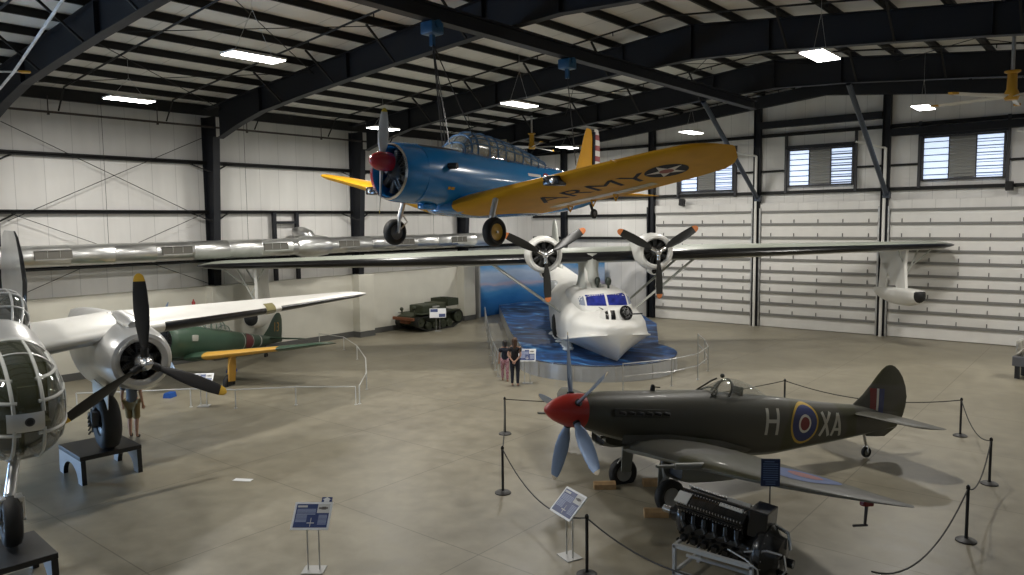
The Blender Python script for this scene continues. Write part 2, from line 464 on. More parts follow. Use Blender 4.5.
for a in (9.1, -6.34):
    bm = BM(); pipe(bm, [(.32, a+.2, 9.3), (.32, a+7.5, 5.9)], .014); pipe(bm, [(.36, a+7.5, 9.3), (.36, a+.2, 5.9)], .014)
    pipe(bm, [(.32, a+.2, 6.2), (.32, a+7.5, 3.2)], .012); pipe(bm, [(.36, a+7.5, 6.2), (.36, a+.2, 3.2)], .012)
    struct('wall_bracing_rod', bm, PURL)
# left wall girts, wainscot, base
for z, h in ((8.275,.17), (6.22,.15), (4.2,.2)):
    bm = BM(); box(bm, (.1, (L_+Y0)/2, z), (.2, L_-Y0, h*.25)); box(bm, (.19, (L_+Y0)/2, z), (.02, L_-Y0, h))
    struct('wall_girt', bm, PURL)
for y in COLY:
    for z in (6.05, 8.1):
        bm = BM(); bar(bm, (.2, y-.9, z+.15), (.6, y-.1, z-.22), .05, .05); bar(bm, (.2, y+.9, z+.15), (.6, y+.1, z-.22), .05, .05); struct('girt_brace', bm, PURL)
bm = BM(); pipe(bm, [(.9, Y0+.3, 9.69), (.9, L_-.3, 9.69)], .045)
for k in range(-3, 11):
    y = 10.6+2.57*k*1.5
    if Y0 < y < L_: tube(bm, (.9, y, 9.69), (.9, y, 10.25), .02, n=6); box(bm, (.9, y, 9.66), (.07, .07, .14))
struct('sprinkler_main', bm, mat('pipe_dark', (.03,.02,.018), .5))
bm = BM(); prism(bm, [(0, .0), (.45, 0), (.45, 3.1), (0, 3.1)], 33.2-Y0, Matrix.Translation((0, 33.2, 0)) @ Matrix.Rotation(PI/2, 4, 'X')); struct('wall_wainscot', bm, CREAM)
bm = BM(); box(bm, (.23, (33.2+Y0)/2, .14), (.47, 33.2-Y0, .28)); struct('baseboard_left', bm, BASE)
for y in COLY:
    yy = 32.15 if y > 31 else y
    if y > 33: continue
    bm = BM(); box(bm, (.5, yy, 1.7), (.98, .95, 2.84), bev=.02); box(bm, (.5, yy, .14), (1.0, .97, .28), mi=1); struct('wall_pilaster', bm, [CREAM, BASE])

# ------------------------------------------------------------------ far end wall: posts, girts, doors, windows
EX = [2.77, 8.96, 15.15, 21.34, 27.53, 33.72]
EY = L_-.02
for x in EX:
    bm = BM(); top = roofz(x)-.3
    box(bm, (x-.16, EY-.2, top/2), (.02, .3, top)); box(bm, (x+.16, EY-.2, top/2), (.02, .3, top)); box(bm, (x, EY-.2, top/2), (.32, .02, top))
    struct('end_wall_post', bm, STEEL)
for z, h in ((6.99,.16), (8.1,.1), (9.92,.16)):
    for a, b in zip([0]+EX, EX+[W_]):
        if z == 8.1:
            for c, d in ((a+.2, a+1.35), (b-1.35, b-.2)):
                bm = BM(); box(bm, ((c+d)/2, EY-.08, z), (d-c, .16, h)); struct('end_wall_girt', bm, PURL)
            continue
        bm = BM(); box(bm, ((a+b)/2, EY-.09, z), (b-a-.3, .18, h)); struct('end_wall_girt', bm, PURL)
for a, b in ((15.15, 21.34), (21.34, 27.53), (27.53, 33.72)):
    bm = BM(); box(bm, ((a+b)/2, EY-.3, 10.45 if a < 20 else 9.6), (b-a-.4, .3, .34)); struct('door_header_beam', bm, STEEL)
bm = BM(); box(bm, (4.6, EY-.09, 4.6), (8.7, .18, .16)); struct('end_wall_girt', bm, PURL)
bm = BM(); box(bm, (4.6, EY-.09, 5.95), (8.7, .18, .16)); struct('end_wall_girt', bm, PURL)
lines = [.67, 1.27, 1.85, 2.41, 2.95, 3.55, 4.1, 4.69, 5.38, 6.02]
for n, (a, b) in enumerate(((8.96, 15.15), (15.15, 21.34), (21.34, 27.53), (27.53, 33.72))):
    d = bpy.data.objects.new('door_%d' % (n+1), None); C.objects.link(d); d['kind'] = 'structure'; d.location = ((a+b)/2, EY-.18, 0)
    w = b-a-.55
    bm = BM(); box(bm, (0, 0, 3.03), (w, .08, 6.0)); obj('door_panel', bm, DOORW, d, False)
    bm = BM()
    for z in lines: box(bm, (0, -.07, z), (w, .08, .10)); box(bm, (0, -.105, z-.04), (w, .012, .06))
    obj('stiffener', bm, DOORG, d, False)
    bm = BM()
    for z in lines[:-1]:
        for i in range(5): box(bm, (-w/2+.5+i*(w-.9)/4, -.06, z+.14), (.035, .04, .17))
    obj('hinge', bm, mat('hinge_grey', (.09,.09,.09), .5), d, False)
    bm = BM(); box(bm, (0, .02, 6.26), (w+.2, .06, .42)); obj('top_fascia', bm, WALLE, d, False)
for x in EX[2:5]:
    for s in (-1, 1):
        bm = BM(); box(bm, (x+s*.2, EY-.27, 3.1), (.1, .1, 6.2)); struct('door_track', bm, GALV)
    bm = BM(); tube(bm, (x+.02, EY-.45, 0), (x+.02, EY-.45, 8.9), .07, n=8); tube(bm, (x+.02, EY-.45, 8.9), (x-.9, EY-1.9, 9.15), .05, n=8); struct('door_mast', bm, WHITEP)
bm = BM(); box(bm, (8.75, EY-.25, 3.2), (.12, .14, 6.4)); struct('door_track', bm, STEEL)
for n, (a, b) in enumerate(zip(EX[2:5], EX[2:5])):
    bm = BM(); tube(bm, (a+.12, 32.3, lowz(a)-.02), (a+.12, 38.8, 6.75), .11, n=10); box(bm, (a+.12, 38.9, 6.72), (.3, .3, .3)); struct('wind_brace', bm, mat('brace_blue', (.03,.04,.06), .35))
DAY = mat('daylight_pane', (.8,.85,1.), .3, emit=(.62,.76,1.), estr=.95)
SLAT = mat('slat_metal', (.42,.42,.40), .4, .4)
WFR = mat('window_frame', (.03,.03,.035), .5)
for n, (a, b, z0, z1) in enumerate(((10.72, 13.8, 7.2, 8.8), (16.75, 19.85, 7.3, 9.1), (22.87, 26.05, 7.35, 9.28), (29., 32.2, 7.35, 9.28))):
    d = bpy.data.objects.new('window_%d' % (n+1), None); C.objects.link(d); d['kind'] = 'structure'; d.location = ((a+b)/2, EY-.1, (z0+z1)/2)
    w, h = b-a, z1-z0
    bm = BM()
    for s in (-1, 1): box(bm, (s*w/2, -.02, 0), (.09, .16, h+.1)); box(bm, (0, -.02, s*h/2), (w, .16, .09)); box(bm, (s*w/6, -.05, 0), (.04, .08, h))
    for s in (-1, 1): box(bm, (s*(w/2+.13), -.05, .2), (.12, .14, h+1.1))
    obj('window_frame', bm, WFR, d, False)
    for c, nm in ((-w/3, 'pane'), (w/3, 'pane')):
        bm = BM(); box(bm, (c, .03, 0), (w/3-.04, .02, h-.08)); obj('pane', bm, DAY, d, False)
        bm = BM()
        for i in range(6): box(bm, (c, -.03, -h/2+.1+(i+.5)*(h-.15)/6-.02), (w/3-.04, .07, .022), Matrix.Rotation(R(25), 3, 'X'))
        if n != 1 and c > 0 or n == 1 and c > 0:
            for i in range(6): box(bm, (c, -.02, -h/2+.06+i*(h-.15)/6+.05), (w/3-.04, .03, .07 if n == 1 else .03))
        obj('louvre', bm, mat('louvre_blue', (.20,.22,.27), .4, .3), d, False)
    bm = BM()
    for i in range(12): box(bm, (0, -.02, -h/2+.08+(i+.5)*(h-.12)/12), (w/3-.03, .03, (h-.12)/12*.98), Matrix.Rotation(R(-28), 3, 'X'))
    obj('shutter', bm, SLAT, d, False)
    bm = BM(); box(bm, (0, -.09, h/2+.14), (w+.3, .2, .16)); obj('shutter_head', bm, STEEL, d, False)
# assumed glazed doorway, its glowing pane added for bluish light, in the near part of the left wall (outside the frame)
d = bpy.data.objects.new('window_5', None); C.objects.link(d); d['kind'] = 'structure'; d.location = (.5, -3., 2.4)
bm = BM()
for i in range(6): box(bm, (0, -3.5+i*1.4, 0), (.12, .08, 4.4))
for i in range(4): box(bm, (0, 0, -2.1+i*1.4), (.12, 7.0, .08))
obj('window_frame', bm, WFR, d, False)
bm = BM(); box(bm, (-.02, 0, 0), (.02, 7.0, 4.3)); obj('pane', bm, mat('assumed_daylight', (.8,.87,1.), .3, emit=(.40,.64,1.), estr=30.), d, False)  # glowing sheet standing in for daylight from the assumed opening

# framed opening on the left wall
bm = BM()
for y in (19.9, 21.1): box(bm, (.24, y, 4.65), (.16, .16, 3.1))
box(bm, (.24, 20.5, 5.75), (.14, 1.2, .12)); struct('trim_1', bm, STEEL)
# ventilation duct
DUCT = mat('duct_zinc', (.66,.66,.65), .3, .92, noise=.15, nscale=1.5)
t = thing('ventilation_duct', 'long round silver spiral duct hung along the left wall above the aircraft', 'duct', (1.32, 0, 4.66))
bm = BM()
ys = [-12, 33.2]
pr = []
y = -12.
while y < 33.2:
    pr += [(y, .38), (y+1.44, .38), (y+1.46, .392), (y+1.5, .392)]; y += 1.52
lathe(bm, pr+[(y, .38)], (0,0,0), (0,1,0), 28, cap0=True, cap1=True); obj('duct_pipe', bm, DUCT, t, angle=60)
bm = BM(); lathe(bm, [(20.2,.38),(20.5,.47),(20.9,.5),(21.4,.5),(21.9,.44),(22.0,.38)], (0,0,0), (0,1,0), 20); pipe(bm, [(0,21.1,.3),(-.05,21.0,.5),(-.35,20.9,.62),(-.8,20.9,.62)], .26, 14); obj('duct_branch', bm, DUCT, t)
for y in (4.2, 10.2, 14.6, 19.0, 23.0, 26.6, 30.6):
    g = BM(); M = Matrix.Rotation(R(32), 3, 'Y')
    c = V((.38*math.cos(R(8)), y, .05)); box(g, c, (.05, 1.2, .30), Matrix.Rotation(R(-6), 3, 'Y'))
    o = obj('register', g, mat('register_grey', (.10,.095,.08), .6), t, False)
    g = BM()
    for i in range(2): box(g, c+V((.03, -.2+i*.4, 0)), (.01, .012, .30))
    box(g, c+V((.03,0,.16)), (.03, 1.16, .03)); box(g, c+V((.03,0,-.16)), (.03, 1.16, .03))
    obj('register_frame', g, DUCT, o, False)
for y in (2.5, 7.0, 12.2, 17.9, 23.6, 29.0):
    bm = BM(); tube(bm, (0, y, .38), (0, y, 5.5), .008, n=5); obj('hanger', bm, PURL, t)
# lights
LIT = mat('light_diffuser', (.9,.95,1.), .4, emit=(1.,.985,.95), estr=16.)
def light_fix(x, y, z, label):
    t = thing('high_bay_light', label, 'ceiling light', (x, y, z), group='high bay lights under the roof')
    bm = BM(); box(bm, (0, 0, .05), (.58, 1.42, .05), bev=.012); box(bm, (0, 0, .10), (.2, .9, .07)); obj('housing', bm, WHITEP, t, False)
    bm = BM(); box(bm, (0, 0, .015), (.54, 1.36, .02)); obj('diffuser', bm, LIT, t, False)
    bm = BM(); zz = roofz(x)-.25-z
    for s in (-.5, .5): tube(bm, (0, s, .1), (0, 0, zz*.5), .005, n=5)
    tube(bm, (0, 0, zz*.5), (0, 0, zz), .005, n=5); obj('cable', bm, GALV, t)
    ld = bpy.data.lights.new('bay_lamp', 'AREA'); ld.shape = 'RECTANGLE'; ld.size = .55; ld.size_y = 1.35; ld.energy = LAMP; ld.color = (1., .965, .90)
    lo = bpy.data.objects.new('bay_lamp', ld); C.objects.link(lo); lo.location = (x, y, z-.02); lo['kind'] = 'helper'
    return t
LAMP = 430.
LX = (5.9, 14.2, 24.4, 32.)
seen = {(0,1): 'first lit ceiling light from the left, above the left wall braces', (1,1): 'second lit ceiling light, hung high above the silver bomber',
  (0,2): 'small lit ceiling light glowing behind the propeller of the blue trainer', (1,2): 'lit ceiling light above the tail half of the blue trainer canopy',
  (2,2): 'largest brightest ceiling light, beside the dark brace near the top right', (0,3): 'low lit ceiling light just left of the striped rudder',
  (1,3): 'lit ceiling light above the yellow wing tip of the trainer', (2,3): 'lit ceiling light in front of the right shuttered window'}
LY = {0: -9.5, 1: 0.5}
for i, x in enumerate(LX):
    for j, y in enumerate((.5, 10.8, 20.8, 32.2)):
        if (i, j) in ((2,1), (3,1), (2,0), (3,0), (3,2)): continue
        yy = {(0,1): 11.16, (1,1): 10.35, (0,2): 21.6, (1,2): 20.4, (2,2): 19.4, (0,3): 34., (1,3): 32.3, (2,3): 31.1}.get((i, j), y)
        xx = {(0,3): 6.6, (1,3): 14.7}.get((i, j), x)
        light_fix(xx, yy, 9.6, seen.get((i, j), 'assumed lit ceiling light hanging out of view in the hangar'))  # fixtures missing from seen are unseen, assumed to continue the rows
# ================================================================== white flying boat
CW = mat('boat_white', (.74,.73,.69), .42, noise=.05, nscale=1.2, coat=.15)
CG = mat('boat_grey_top', (.30,.32,.27), .5, noise=.08, nscale=1.)
CU = mat('boat_grey_under', (.50,.51,.47), .5, noise=.06, nscale=1.)
BOOT = mat('deicer_boot', (.007,.007,.008), .28)
TIPO = mat('prop_tip_orange', (.62,.20,.06), .45)
PBLK = mat('prop_black', (.014,.014,.013), .4)
ENGD = mat('engine_dark', (.02,.02,.02), .45, .3)
ENGM = mat('engine_metal', (.09,.09,.09), .4, .7)
def radial(parent, c, r, ncyl=9, depth=.3, name='engine'):
    bm = BM(); c = V(c)
    lathe(bm, [(-depth-.05, r*.98), (-depth, r*.98), (-depth, .02)], c, n=24, mi=0)
    for i in range(ncyl):
        a = 2*PI*i/ncyl; d = V((0, math.sin(a), math.cos(a)))
        tube(bm, c+d*r*.3+V((-depth*.5,0,0)), c+d*r*.93+V((-depth*.5,0,0)), r*.19, r*.17, 10, 0)
        for k in range(5): tube(bm, c+d*r*(.5+.09*k)+V((-depth*.5,0,0)), c+d*r*(.53+.09*k)+V((-depth*.5,0,0)), r*.215, n=10, mi=1)
        s = V((0, math.cos(a), -math.sin(a)))*r*.09
        tube(bm, c+d*r*.3+s+V((-.02,0,0)), c+d*r*.86+s+V((-depth*.3,0,0)), r*.022, n=5, mi=1); tube(bm, c+d*r*.3-s+V((-.02,0,0)), c+d*r*.86-s+V((-depth*.3,0,0)), r*.022, n=5, mi=1)
    lathe(bm, [(-depth*.5, r*.36), (-.02, r*.33), (.05, r*.22), (.09, r*.12), (.2, r*.1), (.2, .01)], c, n=20, mi=1)
    return obj(name, bm, [ENGD, ENGM], parent)
BLD3 = lambda Rr, w: [(.12*Rr, .05*Rr, .05*Rr, 60), (.2*Rr, .07*Rr, .045*Rr, 50), (.3*Rr, w*.8, .032*Rr, 42), (.45*Rr, w, .024*Rr, 34), (.65*Rr, w*.98, .017*Rr, 26), (.85*Rr, w*.86, .012*Rr, 20), (.9*Rr, w*.8, .011*Rr, 19), (.96*Rr, w*.62, .009*Rr, 18), (.99*Rr, w*.36, .007*Rr, 18), (Rr, w*.12, .004*Rr, 18)]

def flying_boat():
    t = thing('flying_boat', 'large white flying boat with two engines on the blue sea display', 'aircraft', (13.744, 25.914, 0.0), (R(.75), 0, R(-46.3)))
    yo = .06
    # hull: x, keel z, chine z, chine half width, side half width, side z, top z
    H = [(4.1,1.42,1.62,.20,.18,1.72,1.86),(4.0,1.10,1.60,.60,.52,1.76,1.98),(3.7,.70,1.54,1.0,.86,1.78,2.08),(3.2,.48,1.45,1.26,1.12,1.75,2.16),(2.4,.32,1.30,1.46,1.36,1.72,2.26),
         (1.2,.20,1.08,1.55,1.52,1.68,2.5),(0,.14,.92,1.57,1.58,1.65,2.7),(-2,.1,.8,1.52,1.56,1.65,2.85),(-4.2,.1,.75,1.42,1.48,1.65,2.88),(-4.5,.3,.78,1.40,1.46,1.66,2.88),
         (-6.5,.6,1.0,1.15,1.25,1.8,2.9),(-8.5,.95,1.35,.9,1.0,2.05,2.98),(-11,1.6,1.9,.58,.66,2.45,3.2),(-13.2,2.2,2.4,.28,.32,2.8,3.4),(-14.2,2.6,2.7,.1,.12,3.0,3.45)]
    bm = BM(); rings = []
    xs = []
    for i in range(len(H)-1):
        for k in range(3): xs.append(H[i][0]+(H[i+1][0]-H[i][0])*k/3)
    xs.append(H[-1][0])
    for x in xs:
        zk, zc, wc, ws, zs, zt = interp(H, x)
        half = [(0, zk), (wc*.35, zk+(zc-zk)*.42), (wc*.7, zk+(zc-zk)*.75), (wc*1.0, zc), (wc*.985, zc+.05)]
        half += [(ws+ (wc-ws)*(1-k/3)*.6, zc+.05+(zs-zc-.05)*k/3) for k in (1, 2, 3)]
        half += [(ws*math.cos(a)**(2/2.3), zs+(zt-zs)*math.sin(a)**(2/2.3)) for a in [PI/2*k/8 for k in range(1, 8)]] + [(0, zt)]
        rings.append([V((x, yo+y, z)) for y, z in half] + [V((x, yo-y, z)) for y, z in half[-2:0:-1]])
    loft(bm, rings); hull = obj('hull', bm, CW, t, angle=28)
    # spray rail along the bow
    bm = BM()
    for s in (-1, 1):
        P = []
        for x in [4.05-.13*k for k in range(26)]:
            zk, zc, wc, ws, zs, zt = interp(H, x); P.append((x, yo+s*(wc+.02), zc+.01))
        pipe(bm, P, .035)
    obj('spray_rail', bm, CW, t)
    # flight deck roof and glazing
    bm = BM()
    body(bm, [(2.2,.6,2.34,1.9,2.15),(1.95,.9,2.44,1.9,2.2),(1.5,1.03,2.82,1.9,2.3),(.9,1.1,2.95,1.9,2.3),(-.2,1.15,2.98,2.0,2.4),(-1.6,1.1,2.98,2.2,2.5),(-2.6,.9,2.85,2.2,2.5)], 24, 3, 3.2, 2.2, yc=yo)
    cab = obj('flight_deck', bm, CW, t)
    tree = surf([hull, cab])
    BLUE = mat('cockpit_blue_cover', (.02,.03,.22), .25, noise=.5, nscale=4)
    pol = []
    for a, b in ((-.78,-.04), (.04,.78)): pol.append(([(a,-.19),(b,-.21),(b,.21),(a,.17)], 0))
    pol += [([(-1.02,-.18),(-.84,-.19),(-.84,.14),(-1.0,.08)], 1), ([(.84,-.19),(1.02,-.18),(1.0,.08),(.84,.14)], 1)]
    decal('windscreen', tree, pol, (6, yo, 2.64), (0,1,0), (0,0,1), (-1,0,0), [BLUE, mat('blue_grey_glass', (.25,.28,.36), .15)], t)
    # bow turret
    bm = BM(); lathe(bm, [(-.35,.62),(.0,.60),(.22,.5),(.36,.3),(.42,.02)], (3.05, yo+.05, 2.12), (.18,0,1), 24); tu = obj('bow_turret', bm, CW, t)
    tree2 = surf([tu, hull])
    decal('turret_window', tree2, [([(-.12,-.16),(-.02,-.17),(-.02,.14),(-.12,.13)], 0), ([(.06,-.17),(.22,-.17),(.22,.15),(.06,.14)], 0)], (6, yo-.26, 2.28), (.25,1,0), (0,0,1), (-1,0,0), [BLACKG], t)
    bm = BM(); d = V((.80,.42,.30)).normalized(); c = V((3.5, yo+.34, 2.33))
    lathe(bm, [(0,.27),(.06,.27),(.07,.235),(.03,.2),(.03,.02)], c, d, 28, 0)
    for k in range(6):
        s, u = frame_of(d); q = s*math.cos(PI*k/3)+u*math.sin(PI*k/3); tube(bm, c+d*.07, c+d*.07+q*.25, .014, n=5, mi=1)
    lathe(bm, [(.05,.08),(.1,.08),(.1,.01)], c, d, 16, 1); lathe(bm, [(.06,.15),(.085,.15),(.085,.13),(.06,.13)], c, d, 24, 1)
    tube(bm, c+d*.05+V((0,.05,-.06)), c+d*.55+V((0,.25,-.16)), .03, .022, 8, 0)
    obj('gun_mount', bm, [BLACKG, ENGM], t)
    # nose detail, aerial domes, mast
    for y, x in ((-.05,.2), (.33,.5)):
        bm = BM(); sphere(bm, (x, yo+y, 3.24), .15, 8, sc=(1,.8,1.2)); tube(bm, (x, yo+y, 2.85), (x, yo+y, 3.2), .05, n=8)
        obj('aerial_dome', bm, mat('dome_green', (.03,.04,.03), .4), t)
    # pylon
    bm = BM(); wing(bm, [(2.7, .5, 4.3, 0, .26, 0), (3.1, .15, 3.5, 0, .24, 0), (3.6, -.1, 3.0, 0, .24, 0), (4.35, 0, 3.4, 0, .26, 0)], axis='z', camber=0)
    bmesh.ops.translate(bm, verts=bm.verts, vec=(0, yo-.2, 0)); obj('wing_pylon', bm, [CU], t)
    bm = BM(); prism(bm, [(-.9,2.8),(.55,2.85),(-.05,3.25),(-.35,3.85),(-.5,3.95),(-.55,3.3)], .16, Matrix.Translation((0, yo-.33, 0)) @ Matrix.Rotation(PI/2, 4, 'X')); obj('dorsal_fairing', bm, CW, t)
    # wing
    st = dense([(0,.0,4.3,4.2,.15,.12),(4.6,0,4.3,4.2,.15,.12),(14.9,-.6,2.75,4.22,.13,.08)], 5)
    st = tip(st, 1.45, 7, .5)
    f = lambda y, c, up: 0 if (c < .05 or (not up and c < .012)) and y > .4 and not (1.4 < y < 3.1) else (1 if up else 2)
    for s in (1, -1):
        bm = BM(); wing(bm, st, 14, s, f, cap0=True); obj('wing', bm, [BOOT, CG, CU], t)
    # nacelles, engines, propellers
    for s, phs in ((1, (0.0, 120, 240)), (-1, (0, 120, 240))):
        y = 2.21*s; z = 4.4
        bm = BM()
        lathe(bm, [(1.02,.50),(1.12,.56),(1.10,.64),(.95,.70),(.6,.735),(.2,.73),(-.4,.66),(-1.4,.52),(-2.4,.34),(-3.2,.12)], (0, y, z), n=32); lathe(bm, [(1.02,.50),(.5,.56)], (0, y, z), n=32)
        n = obj('nacelle', bm, CW, t)
        radial(n, (.88, y, z), .56)
        bm = BM(); lathe(bm, [(-.45,.12),(.25,.16),(.36,.14),(.36,.11),(.1,.02)], (.3, y+.02, z-.80), n=18); obj('oil_cooler', bm, [CW], n); bm = BM(); lathe(bm, [(.34,.115),(.33,.01)], (.3, y+.02, z-.80), n=18); obj('cooler_mouth', bm, BLACK, n)
        p = thing('propeller', '', '', (1.35, y, z)); p.parent = t
        for k in ('label', 'category'): del p[k]
        for k in range(3):
            ph = R(120*k+180+(-1 if s > 0 else -2))
            obj('blade', blade_bm(BLD3(1.83, .36), ph, 0, 1.64), [PBLK, TIPO], p)
        bm = BM(); lathe(bm, [(-.25,.1),(-.1,.13),(.05,.13),(.12,.1),(.2,.085),(.24,.02)], (0,0,0), n=18)
        for k in range(3): a = R(120*k+180); d = V((0, math.sin(a), math.cos(a))); tube(bm, d*.08, d*.32, .075, n=10)
        obj('propeller_hub', bm, CHROME, p)
    # struts
    for s in (-1, 1):
        for x, xh in ((-.5,-.3), (-2.6,-2.2)):
            bm = BM(); a, b = V((x, s*4.35, 4.1)), V((xh, yo+s*1.5, 1.95)); d = (b-a).normalized()
            S = V((1,0,0)); U = d.cross(S).normalized()
            loft(bm, [[p + S*(.13*math.cos(2*PI*i/10)) + U*(.045*math.sin(2*PI*i/10)) for i in range(10)] for p in (a, b)]); obj('wing_strut', bm, CU, t)
    # wing floats on their legs
    for s in (-1, 1):
        y = 13.8*s
        bm = BM()
        loft(bm, [[V((x0, y-.06*s, z)), V((x1, y-.06*s, z)), V((x1, y+.06*s, z)), V((x0, y+.06*s, z))] for x0, x1, z in ((-.95,-3.25,4.3), (-1.1,-2.9,3.4), (-1.0,-1.55,2.3))])
        loft(bm, [[V((x0, y-.06*s, z)), V((x1, y-.06*s, z)), V((x1, y+.06*s, z)), V((x0, y+.06*s, z))] for x0, x1, z in ((-2.3,-2.95,3.45), (-2.6,-3.1,2.3))])
        bar(bm, (-1.3, y, 2.75), (-3.0, y, 2.75), .1, .12)
        fl = obj('float_leg', bm, CW, t)
        bm = BM()
        body(bm, [(.0,.16,2.34,1.98,2.2),(-.12,.30,2.38,1.82,2.15),(-.8,.38,2.40,1.66,2.1),(-1.9,.38,2.38,1.66,2.1),(-2.8,.28,2.33,1.80,2.1),(-3.4,.12,2.28,2.0,2.15)], 20, 3, 4.5, 2.0, yc=y); fo = obj('float', bm, CW, t)
        bm = BM(); body(bm, [(.03,.12,2.34,2.02,2.2),(-.06,.27,2.36,1.86,2.15)], 16, 1, 4.5, 2.0, yc=y); obj('float_fender', bm, BLACK, fo)
        bm = BM()
        tube(bm, (-1.4, y, 2.4), (-1.6, y+s*1.0, 4.35), .035, n=6); tube(bm, (-2.9, y, 2.4), (-2.9, y+s*1.0, 4.3), .035, n=6)
        tube(bm, (-1.5, y+s*.45, 3.3), (-1.2, y+s*1.6, 4.35), .03, n=6); tube(bm, (-1.45, y+s*.3, 3.0), (-1.0, y-s*.5, 4.3), .03, n=6); tube(bm, (-1.5, y+s*.5, 3.4), (-2.9, y+s*.4, 3.3), .03, n=6)
        obj('float_brace', bm, CU, t)
    # tail
    bm = BM(); wing(bm, [(3.0,-9.8,4.4,0,.07,0),(3.4,-10.7,3.5,0,.08,0),(4.4,-11.5,2.9,0,.08,0),(5.2,-11.9,2.2,0,.08,0),(5.6,-12.3,1.4,0,.06,0),(5.75,-12.7,.5,0,.04,0)], axis='z', camber=0); bmesh.ops.translate(bm, verts=bm.verts, vec=(0, yo, 0)); obj('tail_fin', bm, [CU], t)
    for s in (-1, 1):
        bm = BM(); wing(bm, tip([(0,-11.2,2.6,3.75,.1,0),(3.7,-11.5,1.9,3.8,.09,0)], .9), 10, s, None, camber=0); obj('tailplane', bm, [CU], t)
    # side blisters
    bm = BM()
    for s in (-1, 1): sphere(bm, (-6.4, yo+s*1.0, 2.25), .62, 9, sc=(1.7,.75,.9))
    obj('blister', bm, mat('blister_glass', (.35,.37,.38), .15), t)
    # retracted wheel in the side of the hull
    bm = BM(); lathe(bm, [(-.12,.3),(-.14,.42),(-.05,.5),(.05,.5),(.1,.42),(.1,.02)], (-1.9, yo-1.52, 1.2), (0,-1,0), 24); obj('retracted_wheel', bm, RUBBER, t)
    bm = BM()
    for s, yy in ((1, 2.2), (-1, -2.2)): tube(bm, (-.6, yy, 5.0), (-.7, yy-.2, 5.0), .02)
    bm.free()
    return t
flying_boat()

